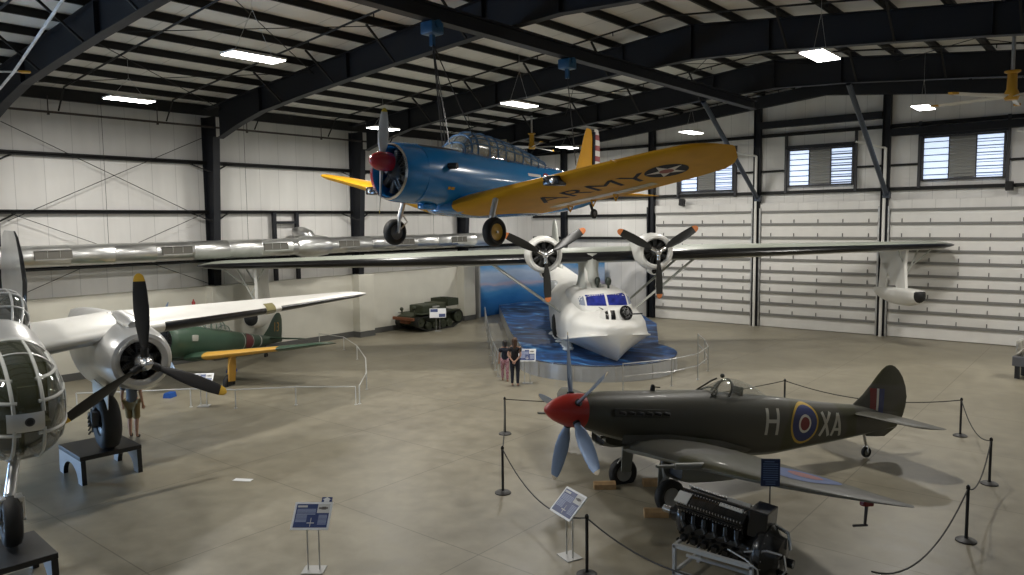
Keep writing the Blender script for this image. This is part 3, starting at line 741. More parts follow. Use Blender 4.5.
# ================================================================== blue and yellow trainer hung from the roof
TB = mat('trainer_blue', (.013,.20,.52), .22, coat=.5, noise=.08, nscale=1.5)
TY = mat('trainer_yellow', (.66,.33,.012), .5, spec=.25, noise=.06, nscale=2)
RED = mat('spinner_red', (.36,.012,.02), .25, coat=.5)
INS_W = mat('insignia_white', (.74,.72,.68), .4); INS_R = mat('insignia_red', (.30,.03,.03), .4); INS_B = mat('insignia_blue', (.008,.012,.028), .6, spec=.2)
def trainer():
    t = thing('trainer_aircraft', 'blue training aircraft with yellow wings and red spinner hanging from the roof', 'aircraft', (18.13, 10.82, 6.985), (R(.1), R(-2.2), R(-90.8)))
    zc = -.20
    bm = BM()
    lathe(bm, [(-.62,.55),(-.3,.53),(-.18,.545),(-.13,.575),(-.17,.61),(-.3,.635),(-.6,.655),(-1.1,.66)], (0,0,zc), n=40, mifn=lambda i, j: 1 if i in (2,3) else 0); cowl = obj('engine_cowl', bm, [TB, CHROME], t)
    radial(cowl, (-.3, 0, zc), .51)
    top = lambda x, a: 1 if (R(62) < a < R(118) and x > -2.2) else 0
    bm = BM()
    body(bm, [(-.75,.655,.455,-.855,zc),(-1.15,.66,.46,-.865,zc),(-1.8,.65,.47,-.90,zc-.02),(-2.2,.64,.45,-.93,zc-.04),(-3.2,.60,.42,-.98,zc-.05),(-4.3,.55,.40,-.97,zc-.05),(-5.4,.46,.37,-.93,zc-.02),(-6.4,.35,.32,-.82,-.18),(-7.3,.22,.28,-.66,-.14),(-8.0,.1,.22,-.45,-.1),(-8.3,.03,.12,-.25,-.08)], 36, 3, 2.15, 2.2, mifn=top)
    fus = obj('fuselage', bm, [TB, BLACK], t)
    # canopy
    CAN = [(-2.05,.36,.52,.3,.42),(-2.25,.42,.78,.3,.45),(-2.5,.44,.90,.3,.45),(-2.9,.45,.91,.25,.42),(-3.8,.43,.80,.25,.40),(-4.7,.37,.62,.2,.34),(-5.3,.28,.47,.2,.3),(-5.6,.2,.37,.2,.27)]
    bm = BM(); body(bm, CAN, 28, 3, 2.4, 2.2)
    G = bpy.data.materials.new('canopy_glazing'); G.use_nodes = True; b = G.node_tree.nodes['Principled BSDF']; b.inputs['Base Color'].default_value = (.42,.43,.38,1); b.inputs['Roughness'].default_value = .12; b.inputs['Alpha'].default_value = .42
    can = obj('canopy', bm, G, t)
    bm = BM()
    def hoop(x, r=.022, z0=-.1):
        w, zt, zb, zw = interp(CAN, x); pts = []
        for k in range(15):
            a = -.15+(PI+.3)*k/14
            pts.append((x, (w+.008)*math.copysign(abs(math.cos(a))**(2/2.4), math.cos(a)), zw+((zt+.008-zw) if math.sin(a) > 0 else .4)*math.copysign(abs(math.sin(a))**(2/2.4), math.sin(a))))
        pipe(bm, pts, r, 5)
    for x in (-2.12,-2.3,-2.5,-2.9,-3.2,-3.5,-3.85,-4.2,-4.55,-4.9,-5.25): hoop(x, .024 if x > -2.6 else .019)
    for a in (.28, .62, 1.0, PI/2, PI-1.0, PI-.62, PI-.28):
        P = []
        for k in range(12):
            x = -2.1-3.2*k/11; w, zt, zb, zw = interp(CAN, x); P.append((x, (w+.008)*math.copysign(abs(math.cos(a))**(2/2.4), math.cos(a)), zw+(zt+.008-zw)*abs(math.sin(a))**(2/2.4)))
        pipe(bm, P, .016, 5)
    obj('canopy_frame', bm, mat('canopy_frame_blue', (.05,.13,.26), .4), can)
    bm = BM()
    for x in (-3.1,-4.3): box(bm, (x, 0, .45), (.12,.5,.5), Matrix.Rotation(R(-12), 3, 'Y')); box(bm, (x+.25, 0, .22), (.45,.5,.08))
    pipe(bm, [(-3.7,-.35,.3),(-3.75,-.2,.85),(-3.75,.2,.85),(-3.7,.35,.3)], .03); pipe(bm, [(-4.8,-.3,.2),(-4.1,.0,.85),(-3.2,.3,.3)], .02); pipe(bm, [(-4.8,.3,.2),(-4.1,-.0,.85),(-3.2,-.3,.3)], .02)
    obj('seat', bm, mat('cockpit_olive', (.10,.09,.05), .6), can)
    # exhaust and scoop
    bm = BM(); tube(bm, (-1.35,.62,-.02), (-1.42,.82,-.02), .07, n=12); obj('exhaust_stub', bm, BLACK, t)
    bm = BM(); box(bm, (-1.2, .1, -.90), (.4,.24,.14), bev=.04); obj('oil_cooler', bm, TB, t)
    # wings
    st = [(.45,-1.62,3.35,-.86,.15,.05),(.8,-1.66,3.25,-.79,.15,.08),(2.0,-1.92,2.85,-.53,.14,.15),(3.5,-2.18,2.45,-.22,.13,.27),(5.0,-2.4,2.05,.06,.11,.3),(5.5,-2.48,1.9,.14,.10,.28)]
    st = tip(dense(st, 3), .72, 6, .55)
    ws = []
    for s in (1, -1):
        bm = BM(); wing(bm, st, 14, s); ws.append(obj('wing', bm, [TY], t))
    bm = BM(); body(bm, [(-1.55,.25,-.7,-1.0,-.85),(-1.9,.75,-.5,-1.06,-.85),(-3.0,.85,-.45,-1.1,-.85),(-4.2,.75,-.55,-1.02,-.85),(-5.0,.45,-.75,-.98,-.85)], 24, 3); obj('wing_root', bm, TB, t)
    for s, w in ((1, ws[0]), (-1, ws[1])):
        tr = surf([w])
        decal('star_roundel', tr, [(disc(.45), 0), (starpoly(.44, rot=PI/2), 1), (disc(.15), 2)], (-3.42, s*4.85, -1), (0,s,0), (1,0,0), (0,0,1), [INS_B, INS_W, INS_R], w)
        decal('star_roundel', tr, [(disc(.45), 0), (starpoly(.44, rot=PI/2), 1), (disc(.15), 2)], (-3.42, s*4.85, 1), (0,s,0), (1,0,0), (0,0,-1), [INS_B, INS_W, INS_R], w)
        if s > 0:
            decal('flap_sheen', tr, [([(-1.35,-.06),(1.45,.05),(1.45,.34),(-1.35,.34)], 0)], (-4.32, 2.75, -1.5), (0,1,0), (1,0,0), (0,0,1), [mat('flap_sheen_paint', (.52,.45,.27), .25)], w)  # whitish reflection along the flap, painted onto the wing underside
            decal('wing_lettering', tr, [(text_mesh('ARMY', 1.0), 0)], (-3.2, 3.15, -1.5), (-.17,1,0), (1,.12,0), (0,0,1), [INS_B], w)
            for y, x in ((1.75,-4.38), (2.5,-4.25), (3.2,-4.12)):
                bm = BM(); z = -.80+.15*(y-1.7); P = [(x+.1,y,z), (x-.1,y,z), (x,y,z-.13), (x+.1,y,z)]; pipe(bm, P, .02, 5); obj('hinge_bracket', bm, TY, w)
        bm = BM(); z = -.52; box(bm, (-2.20, s*2.9, -.385), (.30,.42,.20), bev=.03, mi=0); lathe(bm, [(.0,.07),(.03,.05),(.035,.01)], (-2.045, s*2.95, -.39), n=12, mi=1); obj('landing_light', bm, [BLACKG, CHROME], w)
    bm = BM(); tube(bm, (-2.85, 4.3, -.08), (-2.1, 4.35, -.06), .02, n=6); obj('pitot_tube', bm, TY, t)
    # fixed undercarriage
    LEG = mat('leg_silver', (.6,.6,.6), .3, .8); TYRE = RUBBER
    for s in (-1, 1):
        bm = BM(); tube(bm, (-1.95, s*1.5, -.66), (-1.8, s*1.5, -1.12), .065, n=10); tube(bm, (-1.8, s*1.5, -1.1), (-1.76, s*1.5, -1.46), .045, n=10); tube(bm, (-1.76, s*1.47, -1.46), (-1.76, s*1.72, -1.46), .03, n=8)
        pipe(bm, [(-1.9,s*1.5,-1.05),(-2.06,s*1.5,-1.2),(-1.84,s*1.5,-1.38)], .02, 5)
        g = obj('main_leg', bm, LEG, t)
        wheel(g, (-1.76, s*1.62, -1.46), .32, .22, TYRE, mat('hub_yellow', (.62,.36,.03), .4) if s > 0 else mat('hub_grey', (.12,.12,.12), .5), hubr=.55)
    bm = BM(); tube(bm, (-7.75,0,-.45), (-7.95,0,-.74), .04, n=8); g = obj('tail_leg', bm, BLACK, t); wheel(g, (-8.0, 0, -.80), .14, .1, RUBBER, mat('hub_grey2', (.12,.12,.12), .5))
    # tail
    bm = BM(); wing(bm, [(.15,-6.75,1.2,0,.08,0),(.45,-7.05,.85,0,.09,0),(.9,-7.25,.62,0,.1,0),(1.4,-7.42,.42,0,.1,0),(1.58,-7.5,.3,0,.08,0),(1.63,-7.55,.18,0,.05,0)], axis='z', camber=0); obj('tail_fin', bm, TY, t)
    bm = BM(); rows = 26
    def mr(ym, c, up): return 3 if False else (0 if ym < -.2 else (1 if int((ym+.25)/.145) % 2 else 2))
    rst = [(z, xl, ch, 0, tc, 0) for z, xl, ch, tc in [(-.35+2.0*k/rows, -7.98+ (0.1*(k/rows)), None, .1) for k in range(rows+1)]]
    rs = []
    for z, xl, _, _, tc, _ in rst:
        ch = .30*math.sqrt(max(0.02, 1-((z-.75)/.98)**2))**.6+.02
        rs.append((z, -7.94, ch, 0, .12 if z < 1.5 else .06, 0))
    wing(bm, rs, 6, axis='z', camber=0, mifn=lambda ym, c, up: 1 if int((ym+.35)/.152) % 2 == 0 else 2); obj('rudder', bm, [TB, INS_W, INS_R], t)
    bm = BM(); box(bm, (-7.90, 0, .88), (.11,.075,1.36)); obj('rudder_band', bm, INS_B, t)
    for s in (-1, 1):
        bm = BM(); wing(bm, tip([(.05,-7.0,1.25,-.26,.1,0),(1.5,-7.35,.9,-.32,.09,0)], .65), 8, s, None, camber=0); obj('tailplane', bm, TY, t)
    tf = surf([fus])
    NUM = mat('number_white', (.70,.72,.70), .4)
    decal('fuselage_number', tf, [(stroke((-.42,.28),(-.30,-.28),.1), 0), (stroke((-.3,-.28),(-.24,.28),.1), 0)] + [([(.12+.2*math.cos(a)*1.0, .3*math.sin(a)), (.12+.12*math.cos(a), .21*math.sin(a)), (.12+.12*math.cos(b_), .21*math.sin(b_)), (.12+.2*math.cos(b_), .3*math.sin(b_))], 0) for a, b_ in [(2*PI*k/20, 2*PI*(k+1)/20) for k in range(20)]], (-6.35, 1.5, -.46), (-1,0,.06), (0,0,1), (0,-1,0), [NUM], fus)
    decal('side_badge', tf, [([(-.62,-.035),(-.06,-.035),(-.06,.035),(-.62,.035)], 0), ([(-.4,-.16),(.05,-.16),(.05,-.10),(-.4,-.10)], 0), (disc(.1, cx=.2, sx=1.5), 1)], (-4.9, 1.5, .03), (-1,0,0), (0,0,1), (0,-1,0), [NUM, INS_R], fus)
    decal('stencil', tf, [([(-.1,-.03),(-.02,-.03),(-.02,.03),(-.1,.03)], 0), ([(.0,-.03),(.1,-.03),(.1,.03),(.0,.03)], 0)], (-1.45, 1.5, -.5), (-1,0,0), (0,0,1), (0,-1,0), [TY], fus)
    # propeller
    p = bpy.data.objects.new('propeller', None); C.objects.link(p); p.parent = t; p.location = (.02, 0, 0)
    PG = mat('prop_grey', (.50,.50,.50), .4, .3); PYT = mat('prop_tip_yellow', (.5,.38,.03), .4)
    for k in range(2):
        st = [(.1,.1,.09,-60),(.2,.12,.08,-56),(.35,.21,.055,-50),(.55,.23,.04,-46),(.75,.21,.03,-44),(.95,.16,.02,-42),(1.03,.13,.018,-42),(1.08,.09,.014,-42),(1.11,.03,.008,-42)]
        obj('blade', blade_bm(st, R(4+180*k), 0, 1.02), [PG, PYT], p)
    bm = BM(); lathe(bm, [(-.2,.205),(-.05,.215),(.1,.2),(.22,.15),(.29,.09),(.32,.03),(.325,.005)], (0,0,0), n=28, cap0=True); obj('spinner', bm, RED, p)
    # antenna wire mast
    return t
trainer()
# hoists and suspension cables
HB = mat('hoist_blue', (.01,.07,.16), .4)
bm = BM()
x0 = 16.95
for z in (10.98, 10.62): box(bm, (x0, 21.8, z), (.32, 24.4, .05))
box(bm, (x0, 21.8, 10.8), (.04, 24.4, .36)); struct('runway_beam', bm, STEEL)
for (x, y), lab, tgt in (((16.95, 13.55), 'blue trolley hoist nearer the camera holding the nose of the trainer', [(18.1,12.9,7.5),(17.6,13.3,7.45),(18.6,13.3,7.45),(17.2,13.6,7.4)]),
                         ((16.95, 19.3), 'blue trolley hoist farther along the beam holding the trainer tail', [(18.15,18.0,7.25)])):
    t = thing('trolley_hoist', lab, 'hoist', (x, y, 10.4), group='hoists carrying the trainer')
    bm = BM(); box(bm, (0, 0, .02), (.42, .42, .3), bev=.04); tube(bm, (-.25, 0, .1), (.25, 0, .1), .1, n=12); box(bm, (0, 0, -.25), (.1, .1, .3)); obj('hoist_body', bm, HB, t)
    bm = BM()
    for q in tgt: tube(bm, (0, 0, -.3), V(q)-V((x, y, 10.4)), .014, n=6)
    obj('suspension_cable', bm, BLACK, t)
# ================================================================== sea display under the flying boat
SEA = ramp_mat('printed_sea', [(.34,(.002,.010,.04)),(.45,(.004,.030,.11)),(.54,(.007,.065,.22)),(.62,(.03,.15,.36)),(.72,(.22,.38,.55))], .62, .55, detail=10, dist=2.6, mscale=(.7,1.25,1))
PLAT = mat('platform_side', (.45,.46,.47), .35, .3, noise=.08, nscale=1.5)
PC, PR = (14.5, 24.75), 3.05
def plat_outline(r=PR):
    a0, a1 = R(-158), R(68)
    pts = [(PC[0]+r*math.cos(a0+(a1-a0)*k/40), PC[1]+r*math.sin(a0+(a1-a0)*k/40)) for k in range(41)]
    return pts + [(12.6, 33.), (8., 38.3), (2.2, 38.3), (.9, 37.), (.85, 34.9), (8.7, 26.5)]
t = thing('display_platform', 'round fronted display platform printed with dark blue sea beneath the white flying boat', 'display platform', (0, 0, 0))
po = plat_outline()
bm = BM(); prism(bm, po, .56); obj('platform_base', bm, PLAT, t, False)
bm = BM(); prism(bm, po, .03, Matrix.Translation((0, 0, .56))); obj('sea_surface', bm, SEA, t, False)
bm = BM(); n = 41
loft(bm, [[V((x, y, z)) for x, y in po] for z in (.555, .6)], cap0=False, cap1=False)
for i in range(0, 41, 5): x, y = po[i]; d = V((x-PC[0], y-PC[1], 0)).normalized(); box(bm, V((x, y, .28))+d*.005, (.02, .03, .52), Matrix.Rotation(math.atan2(d.y, d.x), 3, 'Z'))
obj('platform_trim', bm, GALV, t, False)
bm = BM(); random.seed(3)
FOAM = mat('bow_foam', (.70,.76,.80), .6, bump=.5, bscale=9)
ca, sa = math.cos(R(-46.3)), math.sin(R(-46.3))
for k in range(90):
    lx = 1.0-5.0*random.random(); ly = -1.16 - .3*random.random()**2; r = .05+.08*random.random()
    sphere(bm, (13.744+ca*lx-sa*ly, 25.914+sa*lx+ca*ly, .60+.03*random.random()), r, 5, sc=(1.4,1.2,.5))
o = obj('foam', bm, FOAM, t); o['kind'] = 'stuff'
# printed backdrop curving round the corner
def backdrop_mat():
    m = bpy.data.materials.new('printed_sky_and_sea'); m.use_nodes = True
    nt = m.node_tree; b = nt.nodes['Principled BSDF']; L = nt.links.new; b.inputs['Roughness'].default_value = .5
    tc = nt.nodes.new('ShaderNodeTexCoord'); sep = nt.nodes.new('ShaderNodeSeparateXYZ'); L(tc.outputs['Object'], sep.inputs[0])
    n = nt.nodes.new('ShaderNodeTexNoise'); n.inputs['Scale'].default_value = 1.; n.inputs['Detail'].default_value = 6
    mp = nt.nodes.new('ShaderNodeMapping'); mp.inputs['Scale'].default_value = (.5,.5,2.2); L(tc.outputs['Object'], mp.inputs[0]); L(mp.outputs[0], n.inputs['Vector'])
    a = nt.nodes.new('ShaderNodeMath'); a.operation = 'MULTIPLY_ADD'; a.inputs[1].default_value = .9; L(n.outputs['Fac'], a.inputs[0]); L(sep.outputs['Z'], a.inputs[2])
    d = nt.nodes.new('ShaderNodeMath'); d.operation = 'MULTIPLY_ADD'; d.inputs[1].default_value = 1/3.4; d.inputs[2].default_value = -.13; L(a.outputs[0], d.inputs[0])
    r = nt.nodes.new('ShaderNodeValToRGB'); e = r.color_ramp.elements
    st = [(.0,(.008,.06,.20)),(.28,(.02,.14,.38)),(.42,(.05,.22,.47)),(.50,(.18,.30,.50)),(.54,(.42,.36,.46)),(.60,(.30,.40,.58)),(.75,(.45,.55,.70)),(.9,(.12,.33,.62)),(1,(.10,.30,.6))]
    while len(e) < len(st): e.new(.5)
    for k, (p, c) in zip(e, st): k.position = p; k.color = (*c, 1)
    L(d.outputs[0], r.inputs[0]); L(r.outputs[0], b.inputs['Base Color']); return m
path = [(.62,33.3),(.62,36.6)]+[(2.6-1.98*math.cos(PI/2*k/8), 36.6+1.98*math.sin(PI/2*k/8)) for k in range(1, 9)]+[(6.05,38.58)]
bm = BM(); loft(bm, [[V((x, y, .02)), V((x, y, 3.55)), V((x+.04, y-.02, 3.55)), V((x+.04, y-.02, .02))] for x, y in path])
back = tag(obj('painted_backdrop', bm, backdrop_mat(), angle=30), 'curved backdrop printed with blue sea and cloudy sky behind the flying boat', 'backdrop')
bm = BM(); box(bm, (.66, 33.22, 1.85), (.3, .12, 3.7)); tag(obj('backdrop_post', bm, mat('post_grey', (.34,.34,.33), .5), smooth=False), 'grey upright post at the left edge of the sea backdrop', 'post')
# railing round the platform
def rail_run(t, pts, h, rails, closed=False, pr=.022):
    for x, y in pts:
        bm = BM(); tube(bm, (x, y, 0), (x, y, h), pr, n=6); lathe(bm, [(0,.06),(.015,.06),(.016,.02)], (x, y, 0), (0,0,1), 10); obj('post', bm, GALV, t)
    for z in rails:
        bm = BM(); pipe(bm, [(x, y, z) for x, y in pts], .018); obj('rail', bm, GALV, t)
t = thing('guard_rail', 'curved metal guard rail round the front of the sea platform', 'railing')
rail_run(t, [(17.6, 21.5), (18.5, 23.2), (18.75, 24.7), (18.4, 26.3), (17.6, 27.7), (16.7, 29.)], .95, (.93, .5))
t = thing('guard_rail', 'metal guard rail running back along the left edge of the sea platform', 'railing')
LRAIL = [(12.7,20.85),(11.8,21.75),(10.8,22.75),(9.6,24.0),(8.25,25.45),(7.1,26.7),(6.0,27.9),(4.9,29.1),(3.8,30.3),(2.8,31.4)]
rail_run(t, LRAIL, .95, (.93, .5))

# ================================================================== camouflaged fighter
CAMO = ramp_mat('fighter_camouflage', [(0,(.040,.040,.013)),(.47,(.040,.040,.013)),(.50,(.056,.054,.040)),(1,(.056,.058,.05))], .55, .5, detail=1, dist=.4, coat=.05)
FU = mat('fighter_underside', (.20,.205,.18), .45, noise=.06, nscale=1.5)
BLU = mat('prop_blue_grey', (.17,.23,.34), .3, .3); TIPP = mat('prop_tip_pale', (.62,.52,.36), .5)
RB = mat('roundel_blue', (.018,.03,.13), .45); RR = mat('roundel_red', (.19,.016,.016), .45); RY = mat('roundel_yellow', (.50,.33,.04), .45); RW = mat('roundel_white', (.68,.66,.60), .45)
CODE = mat('code_letter_paint', (.50,.49,.43), .5)
def fighter():
    t = thing('fighter_aircraft', 'green and grey camouflaged fighter with red spinner and five propeller blades', 'aircraft', (21.84, 11.61, 2.03), (R(2.6), R(-7.4), R(241.2)))
    bm = BM()
    body(bm, [(-.74,.34,.345,-.345,0),(-.95,.37,.37,-.40,0),(-1.3,.40,.40,-.50,-.02),(-1.8,.43,.425,-.60,-.03),(-2.5,.45,.46,-.74,-.04),(-3.4,.46,.50,-.82,-.05),(-3.8,.46,.50,-.85,-.06),(-4.5,.45,.46,-.88,-.08),(-5.4,.41,.44,-.86,-.08),(-6.3,.34,.38,-.72,-.08),(-7.3,.25,.33,-.56,-.06),(-8.1,.16,.31,-.42,-.02),(-8.8,.08,.28,-.30,0),(-9.3,.04,.22,-.2,.02)], 36, 3, 2.15, 2.1,
         mifn=lambda x, a: 1 if math.sin(a) < -.82 else 0)
    fus = obj('fuselage', bm, [CAMO, FU], t)
    # rocker covers and exhausts
    for s in (-1, 1):
        bm = BM()
        for k in range(6):
            x = -1.32-.205*k; tube(bm, (x, s*.40, .06), (x-.13, s*.53, .05), .042, .034, 8)
        obj('exhaust_stack', bm, BLACK, t)
        bm = BM(); box(bm, (-1.88, s*.452, .05), (1.3,.02,.17), bev=.008); obj('exhaust_plate', bm, mat('exhaust_plate', (.03,.03,.025), .5), t)
    # canopy
    bm = BM(); CAN = [(-3.66,.28,.52,.36,.44),(-3.95,.31,.68,.36,.44),(-4.25,.32,.78,.34,.42),(-4.6,.29,.74,.33,.41),(-5.0,.21,.60,.32,.39),(-5.35,.08,.42,.32,.36)]
    body(bm, CAN, 24, 4, 2., 2.)
    G = bpy.data.materials.new('bubble_canopy'); G.use_nodes = True; b = G.node_tree.nodes['Principled BSDF']; b.inputs['Base Color'].default_value = (.35,.37,.33,1); b.inputs['Roughness'].default_value = .05; b.inputs['Alpha'].default_value = .30; b.inputs['Coat Weight'].default_value = .6
    can = obj('canopy', bm, G, t)
    bm = BM()
    for x0, r in ((-3.7,.02), (-4.05,.028)):
        w, zt, zb, zw = interp(CAN, x0); pipe(bm, [(x0-(.18*(math.sin(PI*k/12))), w*math.cos(PI*k/12), zw+(zt+.03-zw)*math.sin(PI*k/12)) for k in range(13)], r, 6)
    pipe(bm, [(-3.62,-.28,.45),(-3.92,-.15,.70),(-4.02,-.1,.76)], .02, 6); pipe(bm, [(-3.62,.28,.45),(-3.92,.15,.70),(-4.02,.1,.76)], .02, 6)
    sphere(bm, (-4.08, 0, .83), .05, 6); box(bm, (-4.5, 0, .42), (.08,.30,.40))
    obj('canopy_frame', bm, CAMO, can)
    bm = BM(); tube(bm, (-2.35, 0, .42), (-2.35, 0, .52), .05, n=8); sphere(bm, (-2.35, 0, .54), .045, 6); tube(bm, (-2.35,0,.53), (-2.5,.05,.53), .012, n=5); obj('nose_fitting', bm, BLACK, t)
    # wings
    st = [(.35,-1.55,2.6,-.66,.13,.02),(1.0,-1.60,2.48,-.60,.13,.02),(2.0,-1.72,2.28,-.54,.125,.02),(3.0,-1.92,1.95,-.48,.12,.02),(4.0,-2.2,1.5,-.42,.11,.02),(4.7,-2.5,1.05,-.37,.10,.02),(5.2,-2.8,.62,-.335,.09,.01),(5.5,-3.02,.28,-.31,.08,0),(5.6,-3.14,.06,-.305,.06,0)]
    wl = []
    for s in (1, -1):
        bm = BM(); wing(bm, dense(st, 4), 14, s, lambda y, c, up: 0 if up else 1); wl.append(obj('wing', bm, [CAMO, FU], t))
    bm = BM()
    for s in (1, -1):
        P = [V((-1.5,s*.41,-.40)),V((-2.6,s*.44,-.36)),V((-3.9,s*.43,-.48)),V((-4.7,s*.40,-.66))]; Q = [V((-1.5,s*.5,-.60)),V((-2.3,s*.85,-.50)),V((-3.8,s*.75,-.60)),V((-4.5,s*.41,-.70))]
        loft(bm, [[a, a.lerp(b, .5)+V((0,-s*.08,-.08)), b, V((b.x, b.y-s*.05, b.z-.06))] for a, b in zip(P, Q)], closed=False)
    obj('wing_fillet', bm, CAMO, t)
    for s, w in ((1, wl[0]), (-1, wl[1])):
        tr = surf([w])
        fade = mat('faded_blue', (.035,.085,.27), .5); fr_ = mat('faded_red', (.26,.07,.075), .5)
        decal('wing_roundel', tr, [(disc(.62, sx=1.0, sy=.78), 0), (disc(.3, sx=1.1, sy=.7), 1)], (-2.95, s*3.75, 1), (0,s,0), (1,0,0), (0,0,-1), [fade, fr_], w)
        bm = BM(); lathe(bm, [(0,.028),(.35,.030),(.36,.055),(1.2,.075),(1.45,.05)], (-.95, s*2.45, -.50), (-1,0,0), 14); obj('cannon', bm, FU, w)
        bm = BM(); body(bm, [(-2.0,.30,-.62,-.98,-.78),(-2.3,.32,-.6,-1.02,-.8),(-3.2,.30,-.6,-.98,-.78),(-3.6,.26,-.62,-.86,-.72)], 16, 2, 4, 4, yc=s*1.45, cap0=False); r_ = obj('radiator', bm, FU, w)
        bm = BM(); box(bm, (-2.12, s*1.45, -.8), (.02,.54,.32)); obj('radiator_core', bm, BLACK, r_)
    bm = BM(); tube(bm, (-2.95,5.0,-.36), (-2.95,5.0,-.74), .028, .02, n=8); tube(bm, (-3.0,5.0,-.74), (-2.72,5.0,-.74), .018, n=6); pt = obj('pitot_tube', bm, mat('pitot_dark', (.05,.045,.05), .5), wl[0]); bm = BM(); box(bm, (-2.95,5.0,-.40), (.2,.1,.11), bev=.02); obj('red_cover', bm, mat('cap_red', (.22,.015,.02), .5), pt, False)
    # tail
    bm = BM(); fin = [(-.42,-8.35,.62,0,.12,0),(-.2,-8.1,1.22,0,.1,0),(.1,-7.9,1.62,0,.09,0),(.3,-7.85,1.72,0,.09,0),(.55,-8.15,1.44,0,.09,0),(.8,-8.38,1.14,0,.09,0),(1.02,-8.56,.84,0,.08,0),(1.17,-8.7,.56,0,.08,0),(1.26,-8.82,.3,0,.07,0),(1.29,-8.92,.1,0,.05,0)]
    wing(bm, fin, 12, axis='z', camber=0); fn = obj('tail_fin', bm, CAMO, t)
    tf = surf([fn])
    for s in (1, -1):
        D = (0,-s,0)
        decal('fin_flash', tf, [([(-.22,-.32),(-.02,-.32),(-.02,.32),(-.22,.32)], 0), ([(-.02,-.32),(.05,-.32),(.05,.32),(-.02,.32)], 1), ([(.05,-.32),(.22,-.32),(.22,.32),(.05,.32)], 2)], (-8.55, s*1.5, .40), (-1,0,0), (0,0,1), D, [RR, RW, RB], fn)
    for s in (1, -1):
        bm = BM(); wing(bm, tip([(.05,-7.75,1.3,.12,.1,0),(1.0,-7.95,1.05,.1,.09,0),(1.4,-8.1,.85,.09,.08,0)], .35), 8, s, None, camber=0); obj('tailplane', bm, CAMO, t)
    # codes and roundels
    tr = surf([fus])
    Wd = .078
    for s in (1,):
        D = (0,-s,0); U = (-1,0,0); Wv = (-.0,0,1)
        H_ = [(stroke((-.15,-.30),(-.15,.27),Wd), 0), (stroke((.15,-.30),(.15,.27),Wd), 0), (stroke((-.15,0),(.15,0),Wd), 0)]
        decal('code_letter', tr, H_, (-5.18, 1.5, -.05), U, Wv, D, [CODE], fus)
        decal('fuselage_roundel', tr, [(disc(.46, sx=.92), 0), (disc(.405, sx=.92), 1), (disc(.205, sx=.92), 2), (disc(.15, sx=.92), 3)], (-6.14, 1.5, -.10), U, Wv, D, [RY, RB, RW, RR], fus)
        decal('code_letter', tr, [(stroke((-.14,-.28),(.13,.26),Wd), 0), (stroke((.14,-.28),(-.13,.26),Wd), 0)], (-6.80, 1.5, -.10), U, Wv, D, [CODE], fus)
        decal('code_letter', tr, [(stroke((-.14,-.27),(0,.25),Wd), 0), (stroke((.14,-.27),(0,.25),Wd), 0), (stroke((-.09,-.12),(.09,-.12),Wd*.8), 0)], (-7.18, 1.5, -.11), U, Wv, D, [CODE], fus)
    # undercarriage
    for s in (1, -1):
        bm = BM(); tube(bm, (-2.2, s*.72, -.62), (-2.38, s*.84, -1.47), .05, n=10); tube(bm, (-2.38, s*.84, -1.47), (-2.38, s*.95, -1.47), .03, n=8); pipe(bm, [(-2.3,s*.8,-1.1),(-2.18,s*.82,-1.25),(-2.33,s*.85,-1.4)], .018, 5)
        g = obj('main_leg', bm, mat('leg_grey', (.25,.25,.24), .4, .4), t)
        wheel(g, (-2.38, s*.9, -1.48), .33, .2, RUBBER, mat('hub_pale', (.30,.30,.28), .4, .3), hubr=.52)
        bm = BM(); prism(bm, [(-.12,0),(.12,0),(.14,.45),(.09,.7),(-.09,.7),(-.14,.45)], .02, Matrix.Translation((-2.34, s*.70, -1.42)) @ Matrix.Rotation(PI/2, 4, 'X')); obj('leg_door', bm, FU, g)
    bm = BM(); tube(bm, (-8.3,0,-.35), (-8.42,0,-.66), .035, n=8); tube(bm, (-8.42,-.06,-.66), (-8.42,-.06,-.80), .014, n=5); tube(bm, (-8.42,.06,-.66), (-8.42,.06,-.80), .014, n=5); box(bm, (-8.42,0,-.66), (.06,.14,.03)); g = obj('tail_leg', bm, CHROME, t); wheel(g, (-8.43,0,-.80), .13, .09, RUBBER, FU)
    # propeller
    p = bpy.data.objects.new('propeller', None); C.objects.link(p); p.parent = t; p.location = (-.52, 0, 0)
    for k in range(5):
        st = [(.3,.11,.09,60),(.42,.14,.08,56),(.6,.24,.06,50),(.85,.29,.045,44),(1.15,.27,.035,38),(1.4,.21,.024,35),(1.5,.15,.018,34),(1.55,.11,.014,34),(1.585,.04,.008,34)]
        obj('blade', blade_bm(st, -.304+R(72*k), 0, 1.49), [BLU, TIPP], p)
    bm = BM(); lathe(bm, [(-.22,.345),(-.1,.343),(.06,.325),(.22,.28),(.38,.21),(.50,.13),(.57,.06),(.59,.01)], (0,0,0), n=36, cap0=True); obj('spinner', bm, mat('fighter_spinner_red', (.36,.018,.012), .35, coat=.1), p)
    for k in range(5):
        a = -.304+R(72*k); d = V((0, math.sin(a), math.cos(a))); bm = BM(); tube(bm, d*.22, d*.36, .075, n=12); obj('blade_root', bm, BLACK, p)
    return t
fighter()
WOOD = mat('chock_wood', (.42,.27,.13), .6, noise=.25, nscale=6)
